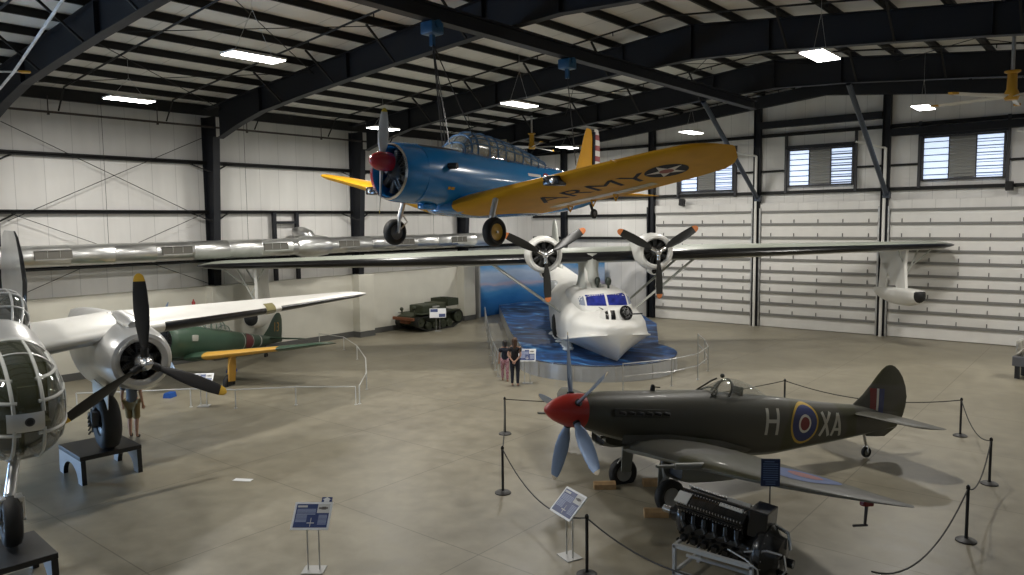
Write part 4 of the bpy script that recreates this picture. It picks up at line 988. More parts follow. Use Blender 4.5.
for (x, y, a), lab in (((22.02, 13.35, 130), 'wooden wheel chock in front of the far wheel of the camouflaged fighter'), ((23.62, 12.66, 125), 'wooden wheel chock in front of the near wheel of the fighter, by the engine'), ((22.75, 14.15, 130), 'wooden wheel chock behind the far wheel of the camouflaged fighter')):
    bm = BM(); prism(bm, [(-.1,0),(.1,0),(.09,.13),(-.02,.15),(-.09,.1)], .46, Matrix.Translation((x, y, 0)) @ Matrix.Rotation(R(a), 4, 'Z') @ Matrix.Translation((0,.21,0)) @ Matrix.Rotation(PI/2, 4, 'X'))
    tag(obj('wheel_chock', bm, WOOD, smooth=False), lab, 'wheel chock', 'wooden chocks of the fighter')
# ================================================================== silver twin engined bomber
SILV = mat('bomber_silver', (.62,.62,.61), .34, .75, noise=.08, nscale=1.6)
SILW = mat('bomber_wing_top', (.70,.69,.65), .45, .25, noise=.04, nscale=1.2)
TIPY = mat('prop_tip_gold', (.60,.36,.03), .5)
def glass_mat(name, col, alpha):
    G = bpy.data.materials.new(name); G.use_nodes = True; b = G.node_tree.nodes['Principled BSDF']
    b.inputs['Base Color'].default_value = (*col, 1); b.inputs['Roughness'].default_value = .06; b.inputs['Alpha'].default_value = alpha; b.inputs['Coat Weight'].default_value = .8; b.inputs['Coat Roughness'].default_value = .04
    return G
def bomber():
    t = thing('bomber_aircraft', 'silver twin engined bomber with framed glass nose at the left, wheels on black stands', 'aircraft', (13.94, 4.78, 2.8), (R(-.5), R(2.2), R(-10)))
    NX = -.62
    NOSE = [(4.02,.06,-.08,-.2,-.14),(3.98,.24,.06,-.36,-.15),(3.85,.42,.26,-.58,-.16),(3.6,.58,.45,-.78,-.17),(3.2,.70,.63,-.94,-.17),(2.7,.77,.75,-1.03,-.16),(2.1,.80,.82,-1.08,-.14)]
    NOSE = [(q[0]+NX, q[1]*.93, q[2]*1.03+.15, q[3]*1.05+.13, q[4]+.14) for q in NOSE]
    bm = BM(); body(bm, NOSE, 32, 3, 2.3, 2.3, cap1=False); nose = obj('glass_nose', bm, glass_mat('nose_glazing', (.040,.045,.025), .62), t)
    def nring(x, d=.012):
        w, zt, zb, zw = interp(NOSE, x)
        return [(x, (w+d)*math.copysign(abs(math.cos(a))**(2/2.3), math.cos(a)), zw+((zt+d-zw) if math.sin(a) > 0 else (zw-zb+d))*math.copysign(abs(math.sin(a))**(2/2.3), math.sin(a))) for a in [2*PI*k/48 for k in range(49)]]
    def nose_pt(x, a, d=-.012):
        w, zt, zb, zw = interp(NOSE, x); c, s = math.cos(a), math.sin(a)
        return V((x, (w+d)*math.copysign(abs(c)**(2/2.3), c), zw+((zt+d-zw) if s > 0 else (zw-zb+d))*math.copysign(abs(s)**(2/2.3), s)))
    xs = [4.02+NX-.0006*1.0-1.9*(k/40)**1.6 for k in range(41)]
    bm = BM()
    for x, r in ((2.9+NX,.026), (2.14+NX,.04)): pipe(bm, [nose_pt(x, 2*PI*k/48) for k in range(49)], r, 6)
    for yc_ in (-.55, -.21, .21, .55):
        for sg in (1, -1):
            P = []
            for x in xs:
                w = interp(NOSE, x)[0]
                if abs(yc_) < w*.995: a = math.acos(max(-1, min(1, math.copysign((abs(yc_)/w)**(2.3/2), yc_)))); P.append(nose_pt(x, sg*a))
            if len(P) > 2: pipe(bm, P, .031, 6)
    for zc_ in (.58, .28, -.24):
        for sg in (1, -1):
            P = []
            for x in xs:
                w, zt, zb, zw = interp(NOSE, x); hgt = (zt-zw) if zc_ > zw else (zw-zb); q = abs(zc_-zw)/hgt
                if q < .995: a = math.asin(q**(2.3/2)); a = a if zc_ > zw else -a; P.append(nose_pt(x, a if sg > 0 else PI-a))
            if len(P) > 2: pipe(bm, P, .031, 6)
    obj('nose_frame', bm, mat('nose_frame_grey', (.52,.52,.49), .4, .2), nose)
    tn = surf([nose])
    decal('nose_panel', tn, [([(-.30,-.16),(.21,-.16),(.21,.14),(-.30,.14)], 0), (disc(.07, cx=.0, cy=.0), 1), (disc(.045, cx=.0, cy=.0), 2)], (6, 0, -.02), (0,1,0), (0,0,1), (-1,0,0), [SILV, ENGM, BLACK], nose, off=.012)
    bm = BM(); box(bm, (2.15, 0, -.15), (.04, 1.1, 1.25)); box(bm, (2.7, .25, -.45), (.5,.4,.1)); box(bm, (2.45, .25, -.15), (.1,.4,.55)); tube(bm, (2.6,-.35,-.5), (3.3,-.3,-.3), .07); box(bm, (2.6,-.45,-.55), (.7,.25,.35)); tube(bm, (3.0,.0,-.9), (3.1,.02,-.1), .04)
    bmesh.ops.translate(bm, verts=bm.verts, vec=(NX, 0, .08)); obj('nose_interior', bm, mat('interior_olive', (.16,.15,.07), .6), t)
    bm = BM()
    body(bm, [(2.12+NX,.745,.995,-1.004,.0),(.9,.80,.98,-1.12,-.12),(.4,.80,1.1,-1.14,-.1),(-1,.79,1.15,-1.12,-.05),(-4,.77,1.15,-1.08,-.0),(-7,.66,1.1,-.8,.15),(-9.5,.5,1.05,-.35,.35),(-11.6,.25,1.0,.2,.6),(-12.2,.12,.9,.4,.65)], 32, 3, 2.6, 2.4)
    fus = obj('fuselage', bm, SILV, t)
    CK = [(-.05,.46,.98,.7,.8),(-.5,.60,1.36,.7,.85),(-1.0,.64,1.54,.7,.9),(-1.9,.62,1.52,.7,.9),(-3.0,.5,1.2,.7,.85)]
    bm = BM(); body(bm, CK, 28, 3, 4, 2.2); ck = obj('cockpit_canopy', bm, glass_mat('cockpit_glazing', (.03,.034,.03), .75), t)
    bm = BM()
    for x in (-.08,-.45,-.95,-1.4,-1.9,-2.4,-2.9):
        w, zt, zb, zw = interp(CK, x); pipe(bm, [(x, (w+.01)*math.copysign(abs(math.cos(a))**(2/4), math.cos(a)), zw+(zt+.01-zw)*abs(math.sin(a))**(2/4)) for a in [PI*k/28 for k in range(29)]], .022, 6)
    for a in (.12, .75, 1.25, PI/2, PI-1.25, PI-.75, PI-.12):
        P = []
        for k in range(12):
            x = -.08-2.8*k/11; w, zt, zb, zw = interp(CK, x); c, s = math.cos(a), math.sin(a); P.append((x, (w+.01)*math.copysign(abs(c)**(2/4), c), zw+(zt+.01-zw)*abs(s)**(2/4)))
        pipe(bm, P, .022, 6)
    obj('canopy_frame', bm, SILV, ck)
    # wings, engine nacelles, propellers, main wheels
    EYn = 2.6
    for s in (1, -1):
        st = [(.5,-1.0,3.7,.28,.17,.1),(2.6,-1.1,3.45,.52,.16,.12),(4.2,-1.5,3.05,.55,.15,.12),(6.2,-2.2,2.5,.57,.14,.1),(6.7,-2.38,2.36,.575,.14,.1),(9.3,-3.4,1.6,.60,.12,.08)]
        st = tip(dense(st, 4), .95, 6, .35)
        bm = BM(); wing(bm, st, 22, s, lambda y, c, up: 1 if (y > 3.4 and not (6.05 < y < 6.65) and (c < .02 if up else c < .16)) else (2 if up else 0)); w = obj('wing', bm, [SILV, BOOT, SILW], t)
        bm = BM(); wing(bm, [(6.2,-2.18,2.5,.57,.15,.1),(6.35,-2.235,2.46,.573,.15,.1),(6.5,-2.29,2.42,.575,.15,.1)], 14, s)
        vs = [v for v in bm.verts if v.co.x < -2.62]; bmesh.ops.delete(bm, geom=vs, context='VERTS'); obj('landing_lamp', bm, mat('lamp_lens_olive', (.22,.20,.10), .12, coat=.5), w)
        y = EYn*s
        bm = BM()
        lathe(bm, [(-.32,.42),(-.28,.46),(-.24,.53),(-.27,.60),(-.4,.655),(-.7,.705),(-1.1,.73),(-1.6,.74),(-2.0,.73)], (0,y,0), n=40); lathe(bm, [(-.32,.42),(-.6,.48)], (0,y,0), n=40); cw = obj('engine_cowl', bm, SILV, t)
        radial(cw, (-.45, y, 0), .47, 9, .25)
        bm = BM(); body(bm, [(-1.6,.68,.70,-.70,0),(-2.2,.70,.74,-.92,-.08),(-3.2,.70,.72,-1.12,-.15),(-4.4,.62,.64,-1.10,-.15),(-5.8,.42,.52,-.80,-.08),(-7.2,.08,.3,-.2,.05)], 28, 3, 2.2, 2.2, yc=y); nac = obj('nacelle', bm, SILV, t)
        bm = BM()
        for k in range(14):
            a = R(40+100*k/13); tube(bm, (-1.95, y+.68*math.cos(a), .68*math.sin(a)), (-2.4, y+.76*math.cos(a), .8*math.sin(a)), .035, n=6)
        obj('exhaust_stack', bm, ENGM, nac)
        bm = BM(); body(bm, [(-.62,.16,.82,.66,.74),(-.9,.2,.87,.6,.74),(-2.0,.18,.9,.6,.74)], 14, 2, 2.2, 2.2, yc=y); obj('air_scoop', bm, [SILV], nac)
        bm = BM(); prism(bm, [(-1.1,-.3),(-2.6,-.3),(-2.5,-1.05),(-1.25,-1.0)], .02, Matrix.Translation((0, y-s*.48, -.45)) @ Matrix.Rotation(R(90), 4, 'X')); obj('gear_door', bm, SILW, nac)
        p = bpy.data.objects.new('propeller', None); C.objects.link(p); p.parent = t; p.location = (0, y, 0)
        PB = [(.16,.12,.1,58),(.3,.15,.08,52),(.5,.22,.06,46),(.8,.30,.05,38),(1.15,.32,.035,31),(1.5,.29,.026,26),(1.75,.24,.02,24),(1.86,.18,.016,23),(1.90,.11,.012,23),(1.92,.04,.008,23)]
        for k in range(3): obj('blade', blade_bm(PB, R(-2.3+120*k), 0, 1.79), [BLACK, TIPY], p)
        bm = BM(); lathe(bm, [(-.35,.16),(-.2,.2),(-.06,.19),(.02,.15),(.10,.14),(.16,.12),(.22,.08),(.235,.01)], (0,0,0), n=22)
        obj('propeller_hub', bm, CHROME, p)
        for k in range(3): bm = BM(); a = R(-2.3+120*k); d = V((0, math.sin(a), math.cos(a))); tube(bm, d*.1, d*.32, .085, n=12); obj('blade_root', bm, BLACK, p)
        yw = 2.18*s
        bm = BM(); tube(bm, (-1.85, y, -.5), (-1.7, yw+s*-.26, -1.66), .075, n=10); tube(bm, (-1.7, yw-s*.3, -1.66), (-1.7, yw+s*.2, -1.66), .05, n=8); tube(bm, (-2.5, y, -.6), (-1.75, yw-s*.26, -1.4), .04, n=8); box(bm, (-1.55, yw-s*.3, -1.45), (.16,.18,.3)); pipe(bm, [(-1.5,yw-s*.34,-1.2),(-1.35,yw-s*.36,-1.5),(-1.55,yw-s*.32,-1.75)], .02, 5)
        for k in range(5): tube(bm, (-1.62+.03*k, yw-s*.36, -1.35-.09*k), (-1.45, yw-s*.42, -1.4-.09*k), .02, n=5)
        g = obj('main_leg', bm, mat('leg_dark', (.10,.10,.10), .4, .6), t)
        wheel(g, (-1.66, yw, -1.60), .61, .40, RUBBER, ENGM, hubr=.42)
    # nose gear
    NG = V((.0, .0, 0))
    bm = BM(); tube(bm, (2.4,-.1,-.85), (2.95,-.27,-1.32), .085, n=10); tube(bm, (2.95,-.27,-1.25), (3.02,-.27,-1.45), .07, n=10)
    box(bm, (3.02,-.27,-1.33), (.2,.34,.1), bev=.02); tube(bm, (3.02,-.11,-1.33), (3.05,-.11,-1.68), .04, n=8); tube(bm, (3.02,-.45,-1.33), (3.05,-.45,-1.68), .04, n=8); tube(bm, (3.05,-.49,-1.68), (3.05,-.07,-1.68), .03, n=8)
    g = obj('nose_leg', bm, SILV, t); wheel(g, (3.05, -.28, -1.68), .41, .26, RUBBER, ENGM, hubr=.45)
    # tail
    for s in (-1, 1):
        bm = BM(); wing(bm, [(0,-10.3,2.1,.42,.1,0),(3.3 if s < 0 else 1.9,-10.6,1.6,.30,.09,0)], 8, s, lambda y, c, up: 1 if c < .07 else 0, camber=0); obj('tailplane', bm, [SILV, BOOT], t)
        yf = s*3.3-(1.3 if s > 0 else 0)
        bm = BM(); wing(bm, [(-.95,-.85,.35,0,.1,0),(-.75,-.5,.95,0,.09,0),(-.2,-.15,1.6,0,.08,0),(.8,0,1.85,0,.08,0),(1.6,-.2,1.6,0,.08,0),(2.15,-.45,1.2,0,.07,0),(2.35,-.65,.8,0,.06,0)], 10, axis='z', camber=0, mifn=lambda z, c, up: 1 if c < .12 else 0)
        bmesh.ops.rotate(bm, verts=bm.verts, cent=(0,0,0), matrix=Matrix.Rotation(R(14), 3, 'Z')); bmesh.ops.translate(bm, verts=bm.verts, vec=(-10.4, yf, 0)); obj('tail_fin', bm, [SILV, BOOT], t)
    return t
bomber()
# wheel stands
PANEL = mat('stand_panel', (.52,.53,.55), .3, .3)
def stand(x, y, rz, w, d, h, label):
    t = thing('wheel_stand', label, 'wheel stand', (x, y, 0), (0,0,R(rz)), 'stands under the bomber wheels')
    bm = BM(); box(bm, (0, 0, h-.05), (w, d, .1), bev=.012); obj('stand_top', bm, BLACK, t, False)
    for s in (-1, 1):
        n = 12; r = w*.29; P = [(-w/2-.02,0),(-w/2,h-.1),(w/2,h-.1),(w/2+.02,0),(w*.34,0)]+[(w*.34*math.cos(PI*k/n), (h*.60)*math.sin(PI*k/n)) for k in range(1, n)]+[(-w*.34,0)]
        bm = BM(); prism(bm, P, .1, Matrix.Translation((0, s*(d/2-.06)+.05, 0)) @ Matrix.Rotation(PI/2, 4, 'X'))
        for f in bm.faces:
            f.normal_update(); f.material_index = 0 if abs(f.normal.y) > .9 else 1
        obj('arched_leg', bm, [PANEL, BLACK], t, False)
stand(12.18, 7.2, -4, 1.5, 1.3, .64, 'black topped wheel stand with arched grey ends under the main wheel of the silver bomber')
stand(16.95, 3.72, -4, 1.3, 1.35, .58, 'black topped wheel stand under the nose wheel of the silver bomber, bottom left corner')

# ================================================================== green single engined fighter with yellow leading edge
JG = mat('dark_green_paint', (.035,.075,.045), .42, noise=.1, nscale=1.5, coat=.1); JY = mat('leading_edge_yellow', (.60,.33,.05), .45); JR = mat('disc_red', (.13,.015,.02), .45)
def green_fighter():
    t = thing('fighter_aircraft', 'dark green fighter with yellow wing leading edge and number 13 on its fin', 'aircraft', (5.0, 12.1, 1.75), (0, R(-8.5), R(-62.7)))
    bm = BM(); lathe(bm, [(-.1,.44),(-.06,.48),(-.12,.54),(-.4,.575),(-1.0,.59)], (0,0,0), n=32); lathe(bm, [(-.1,.44),(-.5,.5)], (0,0,0), n=32); cw = obj('engine_cowl', bm, JG, t); radial(cw, (-.25, 0, 0), .46, 14, .25)
    bm = BM(); body(bm, [(-.95,.58,.58,-.60,0),(-1.8,.55,.55,-.66,-.03),(-3,.48,.48,-.62,-.04),(-4.5,.37,.36,-.48,-.04),(-6,.24,.24,-.32,-.03),(-7.4,.12,.16,-.18,0),(-8.3,.04,.08,-.06,0)], 28, 3, 2.1, 2.1); fus = obj('fuselage', bm, JG, t)
    CK = [(-2.1,.26,.5,.3,.4),(-2.5,.32,.84,.3,.45),(-3.2,.33,.86,.3,.45),(-4.1,.2,.42,.25,.35)]
    bm = BM(); body(bm, CK, 20, 3); can = obj('canopy', bm, glass_mat('green_fighter_canopy', (.3,.32,.3), .35), t)
    bm = BM()
    for x in (-2.2,-2.5,-2.8,-3.1,-3.4,-3.8):
        w, zt, zb, zw = interp(CK, x); pipe(bm, [(x, (w+.01)*math.cos(PI*k/14), zw+(zt+.01-zw)*math.sin(PI*k/14)) for k in range(15)], .018, 5)
    obj('canopy_frame', bm, JG, can)
    for s in (1, -1):
        st = tip(dense([(.3,-.95,2.4,-.58,.14,.03),(1.2,-1.0,2.25,-.50,.14,.03),(3.6,-1.35,1.65,-.20,.12,.03),(4.7,-1.55,1.3,-.05,.11,.02)], 4), .75, 6, .4)
        bm = BM(); wing(bm, st, 12, s, lambda y, c, up: 1 if (c < .16 and .9 < y < 3.55) else 0); w = obj('wing', bm, [JG, JY], t)
        tr = surf([w]); decal('wing_disc', tr, [(disc(.5), 0)], (-2.25, s*4.2, 1), (0,s,0), (1,0,0), (0,0,-1), [JR], w)
        bm = BM(); tube(bm, (-1.5, s*1.75, -.45), (-1.5, s*1.75, -1.42), .05, n=8); g = obj('main_leg', bm, JY, t)
        wheel(g, (-1.5, s*1.78, -1.44), .31, .16, RUBBER, ENGM)
        bm = BM(); prism(bm, [(-.2,0),(.2,0),(.24,.6),(.12,.95),(-.14,.95),(-.22,.5)], .025, Matrix.Translation((-1.5, s*1.9, -1.38)) @ Matrix.Rotation(PI/2, 4, 'X')); obj('leg_door', bm, JY, g)
        bm = BM(); wing(bm, tip([(.03,-7.0,.95,.08,.1,0),(1.3,-7.2,.7,.08,.09,0)], .4), 8, s, None, camber=0); obj('tailplane', bm, JG, t)
        bm = BM(); box(bm, (-1.15, s*.60, .12), (.32,.06,.22), bev=.02); obj('gill_panel', bm, mat('gill_grey', (.42,.42,.38), .5), t)
    bm = BM(); wing(bm, [(-.1,-7.1,1.2,0,.06,0),(.15,-6.7,1.6,0,.08,0),(.5,-7.1,1.2,0,.08,0),(.9,-7.4,.85,0,.08,0),(1.1,-7.6,.55,0,.07,0),(1.2,-7.8,.2,0,.05,0)], 10, axis='z', camber=0); fn = obj('tail_fin', bm, JG, t)
    decal('tail_number', surf([fn]), [(text_mesh('13', .58), 0)], (-7.72, 1.5, .55), (-1,0,0), (0,0,1), (0,-1,0), [mat('number_yellow', (.48,.26,.05), .5)], fn, seg=.04)
    tf = surf([fus])
    decal('fuselage_disc', tf, [([(-.42,-.36),(.36,-.36),(.36,.36),(-.42,.36)], 0), ([(-.38,-.36),(.32,-.36),(.32,.36),(-.38,.36)], 2), (disc(.33), 1)], (-5.2, 1.5, -.04), (-1,0,0), (0,0,1), (0,-1,0), [mat('disc_edge_white', (.6,.6,.56), .5), JR, JG], fus)
    decal('fuselage_band', tf, [([(-.04,-.4),(.04,-.4),(.04,.4),(-.04,.4)], 0)], (-6.25, 1.5, 0), (-1,0,0), (0,0,1), (0,-1,0), [mat('disc_edge_white', (.6,.6,.56), .5)], fus)
    bm = BM(); tube(bm, (-6.9,0,-.2), (-7.0,0,-.55), .03, n=6); g = obj('tail_leg', bm, BLACK, t); wheel(g, (-7.02,0,-.66), .12, .08, RUBBER, ENGM)
    p = bpy.data.objects.new('propeller', None); C.objects.link(p); p.parent = t; p.location = (.25, 0, 0)
    for k in range(3): obj('blade', blade_bm([(.1,.12,.1,60),(.3,.16,.07,52),(.6,.22,.05,42),(1.0,.21,.03,32),(1.3,.15,.02,28),(1.42,.05,.01,27)], R(140+120*k)), mat('blade_pale_blue', (.22,.30,.42), .3, .4), p)
    bm = BM(); lathe(bm, [(-.25,.2),(-.05,.2),(.2,.14),(.36,.05),(.38,.01)], (0,0,0), n=20, cap0=True); obj('spinner', bm, mat('spinner_brown', (.10,.06,.04), .4), p)
    return t
green_fighter()

# ================================================================== tracked vehicle by the wall
def tracked_vehicle():
    OD = mat('vehicle_green', (.030,.036,.018), .55, noise=.15, nscale=3); TR = mat('track_black', (.014,.015,.012), .6); RST = mat('bumper_rust', (.16,.055,.022), .6)
    t = thing('tracked_vehicle', 'dark green tracked vehicle parked against the cream wall', 'military vehicle', (1.42, 28.35, 0), (0, 0, R(-88)))
    bm = BM(); box(bm, (-.1,0,.62), (3.0,.95,.62), bev=.04); prism(bm, [(1.3,-.2),(1.75,.12),(1.75,.3),(1.3,.45)], .95, Matrix.Translation((0,.475,.55)) @ Matrix.Rotation(PI/2, 4, 'X')); obj('hull', bm, OD, t, False)
    bm = BM(); box(bm, (.35,0,1.12), (1.15,1.0,.46), bev=.07); box(bm, (.93,0,1.10), (.05,.8,.34)); obj('engine_cover', bm, OD, t, False)
    bm = BM(); box(bm, (-.55,0,1.12), (.75,1.0,.52), bev=.06); obj('seat_cover', bm, mat('canvas_green', (.05,.055,.03), .7), t, False)
    bm = BM(); box(bm, (-1.32,0,1.18), (.85,1.25,.05)); 
    for s in (-1, 1): box(bm, (-1.32,s*.62,1.36), (.85,.04,.36))
    box(bm, (-1.74,0,1.36), (.04,1.25,.36)); box(bm, (-.9,0,1.36), (.04,1.25,.36)); box(bm, (-1.0,.3,1.58), (.25,.4,.12), bev=.03); obj('cargo_box', bm, OD, t, False)
    bm = BM(); box(bm, (1.85,0,.72), (.12,1.5,.16), bev=.02); box(bm, (1.65,-.35,.72), (.4,.1,.1)); box(bm, (1.65,.35,.72), (.4,.1,.1)); tube(bm, (1.72,-.3,.55), (1.72,.3,.55), .11, n=12); obj('front_bumper', bm, RST, t, False)
    bm = BM(); tube(bm, (1.5,.45,.85), (1.5,.45,1.2), .04, n=8); sphere(bm, (1.52,.45,1.27), .12, 8); tube(bm, (1.5,-.45,.85), (1.5,-.45,1.1), .04, n=8); sphere(bm, (1.52,-.45,1.17), .1, 8); obj('lamp_post', bm, OD, t)
    for s in (-1, 1):
        y = s*.66
        pts = []
        for cx, cz, r, a0, a1 in ((1.35,.5,.3,90,-60), (.9,.22,.2,-90,-90), (-1.1,.22,.2,-90,-90), (-1.55,.55,.36,-120,-270)):
            n = max(1, int(abs(a1-a0)/15))
            for k in range(n+1): a = R(a0+(a1-a0)*k/n); pts.append((cx+r*math.cos(a), cz+r*math.sin(a)))
        bm = BM(); inner = []
        cxm = sum(p[0] for p in pts)/len(pts); 
        loft(bm, [[V((x, y-.17, z)), V((x, y+.17, z)), V((x*.97, y+.17, .5+(z-.5)*.86)), V((x*.97, y-.17, .5+(z-.5)*.86))] for x, z in pts+[pts[0]]], cap0=False, cap1=False)
        tr = obj('track', bm, TR, t, False)
        for x, z, r in ((1.35,.5,.25), (-1.55,.55,.31), (.75,.27,.22), (.25,.27,.22), (-.35,.27,.22), (-.85,.27,.22)):
            bm = BM(); lathe(bm, [(-.13,.02),(-.13,r*.9),(-.1,r),(.1,r),(.13,r*.9),(.12,r*.3),(.15,r*.25),(.15,.02)], (x, y, z), (0,1,0), 18); obj('road_wheel', bm, OD, tr)
        bm = BM(); box(bm, (-.15, y, .93), (3.1,.42,.03)); obj('mudguard', bm, OD, t, False)
    bm = BM(); tube(bm, (.2,.52,1.2), (-.3,.52,1.2), .05, n=8); box(bm, (.0,.53,1.12), (.25,.05,.12)); obj('toolbox', bm, mat('tool_grey', (.3,.3,.27), .5), t, False)
tracked_vehicle()

# ================================================================== V12 engine on a stand
def vee_engine():
    EB = mat('engine_black', (.010,.010,.011), .25, .2, coat=.4); EM = mat('engine_bright', (.62,.62,.62), .25, .95); EG = mat('engine_grey', (.035,.035,.035), .22, .5, coat=.4); PLW = mat('plate_pale', (.55,.55,.53), .35)
    t = thing('aircraft_engine', 'black twelve cylinder aircraft engine displayed beside the near wing of the fighter', 'engine', (25.0, 10.93, .53), (0, R(5), 0))
    t.scale = (.88, 1, 1)
    bm = BM(); body(bm, [(0,.18,.56,.2,.38),(.1,.22,.56,.10,.36),(.3,.215,.46,.02,.28),(1.35,.215,.46,.02,.28),(1.5,.30,.6,.02,.3)], 20, 2, 3.5, 3.5); ce = obj('crankcase', bm, EB, t)
    bm = BM(); tube(bm, (.02,0,.40), (-.12,0,.40), .14, n=20); tube(bm, (-.1,0,.40), (-.2,0,.40), .07, n=18); obj('gear_case', bm, EB, ce)
    bm = BM(); tube(bm, (-.2,0,.40), (-.36,0,.40), .055, n=18); obj('propeller_shaft', bm, EM, t)
    for s in (-1, 1):
        Rm = Matrix.Rotation(R(-30*s), 3, 'X'); o = V((0, 0, .36))
        T = lambda x, y, z: o + Rm @ V((x, y, z))
        bm = BM(); box(bm, T(.68,0,.22), (1.22,.25,.36), Rm, bev=.02); bk = obj('cylinder_bank', bm, EB, t, False)
        bm = BM(); box(bm, T(.68,0,.445), (1.25,.24,.10), Rm, bev=.035); obj('rocker_cover', bm, EB, bk)
        bm = BM(); box(bm, T(1.0,-s*.10,.48), (.42,.06,.06), Rm); obj('cover_plate', bm, PLW, bk, False); bm = BM(); box(bm, T(.14,.0,.502), (.24,.22,.02), Rm); obj('cover_plate', bm, PLW, bk, False)
        for k in range(6):
            x = .17+.2*k
            bm = BM(); a = T(x, s*.11, .27); b = T(x+.03, s*.21, .20); tube(bm, a, b, .055, .05, 10); tube(bm, b, b+V((.06,s*.02,-.06)), .05, .055, 10); obj('exhaust_port', bm, EG, bk)
        bm = BM()
        for k in range(22):
            x = .1+.055*k
            for yy in (-.11, .11): tube(bm, T(x, yy, .485), T(x, yy, .512), .012, n=5)
            tube(bm, T(x, s*.125, .37), T(x, s*.145, .37), .013, n=5)
        obj('cover_bolts', bm, EM, bk)
        bm = BM(); pipe(bm, [T(.06,s*.14,.12), T(.6,s*.15,.10), T(1.25,s*.15,.11)], .014, 6); pipe(bm, [T(.1,s*.13,.04), T(.7,s*.16,.03), T(1.3,s*.18,.07)], .018, 6); obj('oil_pipe', bm, EG, bk)
        bm = BM()
        for k in range(7): tube(bm, (.12+.2*k, s*.19, .24), (.16+.2*k, s*.27, .22), .03, n=8); box(bm, (.2+.2*k, s*.22, .12), (.1,.06,.09)); tube(bm, (.1+.2*k, s*.2, .08), (.1+.2*k, s*.26, .08), .02, n=6)
        obj('sump_fitting', bm, EG, ce, False)
    bm = BM(); tube(bm, (.0,0,.78), (1.3,0,.80), .07, n=12)
    for k in range(6): tube(bm, (.17+.2*k,-.11,.76), (.17+.2*k,.11,.76), .05, n=8)
    obj('inlet_manifold', bm, EB, t)
    bm = BM(); lathe(bm, [(1.5,.2),(1.5,.38),(1.56,.42),(1.66,.42),(1.72,.36),(1.8,.3),(1.9,.28),(1.95,.12),(1.95,.01)], (0,0,.28), (1,0,0), 28); sc_ = obj('supercharger', bm, EB, t)
    bm = BM(); box(bm, (1.48,.03,.72), (.34,.44,.42), bev=.02); obj('intercooler_box', bm, EB, t, False)
    bm = BM()
    for k in range(18): a = 2*PI*k/18; tube(bm, (1.66,.39*math.cos(a),.28+.39*math.sin(a)), (1.69,.39*math.cos(a),.28+.39*math.sin(a)), .014, n=5)
    obj('flange_bolts', bm, EM, sc_)
    for P, r in (([(1.1,-.36,.28),(1.45,-.44,.26),(1.68,-.46,.18),(1.72,-.46,.0)], .016), ([(1.4,-.4,.35),(1.75,-.34,.45),(1.95,-.2,.4)], .02), ([(1.95,-.1,.35),(2.05,-.22,.2),(1.95,-.3,.02)], .022), ([(1.6,.2,.65),(1.9,.15,.6),(2.0,.05,.4)], .03)):
        bm = BM(); pipe(bm, P, r, 8); obj('coolant_pipe', bm, EM, t)
    bm = BM(); box(bm, (1.86,-.22,.28), (.14,.12,.2), bev=.02); obj('pump_box', bm, EG, t, False)
    for q in ((.15,.15,.07), (-.1,.05,.06)):
        bm = BM(); tube(bm, (1.88,q[0],q[1]), (2.04,q[0],q[1]), q[2], n=12); obj('drive_pad', bm, EG, t)
    s_ = thing('engine_stand', 'grey square tube stand carrying the black aircraft engine', 'stand', (25.05, 10.95, 0))
    s_.scale = (.84, 1, 1)
    FR = mat('stand_grey', (.50,.51,.51), .4)
    for y in (-.47, .40):
        for nm, a, b in (('rail', (.1,y,.59), (1.62,y,.59)), ('rail', (.1,y,.16), (1.62,y,.16)), ('leg', (.12,y,0), (.12,y,.6)), ('leg', (1.6,y,0), (1.6,y,.6))):
            bm = BM(); bar(bm, a, b, .06, .06); obj(nm, bm, FR, s_, False)
    for x in (.12, 1.6):
        for z in (.16, .59):
            bm = BM(); bar(bm, (x,-.47,z), (x,.40,z), .05, .05); obj('cross_rail', bm, FR, s_, False)
    bm = BM(); bar(bm, (.15,-.1,.3), (1.55,-.1,.3), .04, .04); obj('brace', bm, FR, s_, False)
vee_engine()

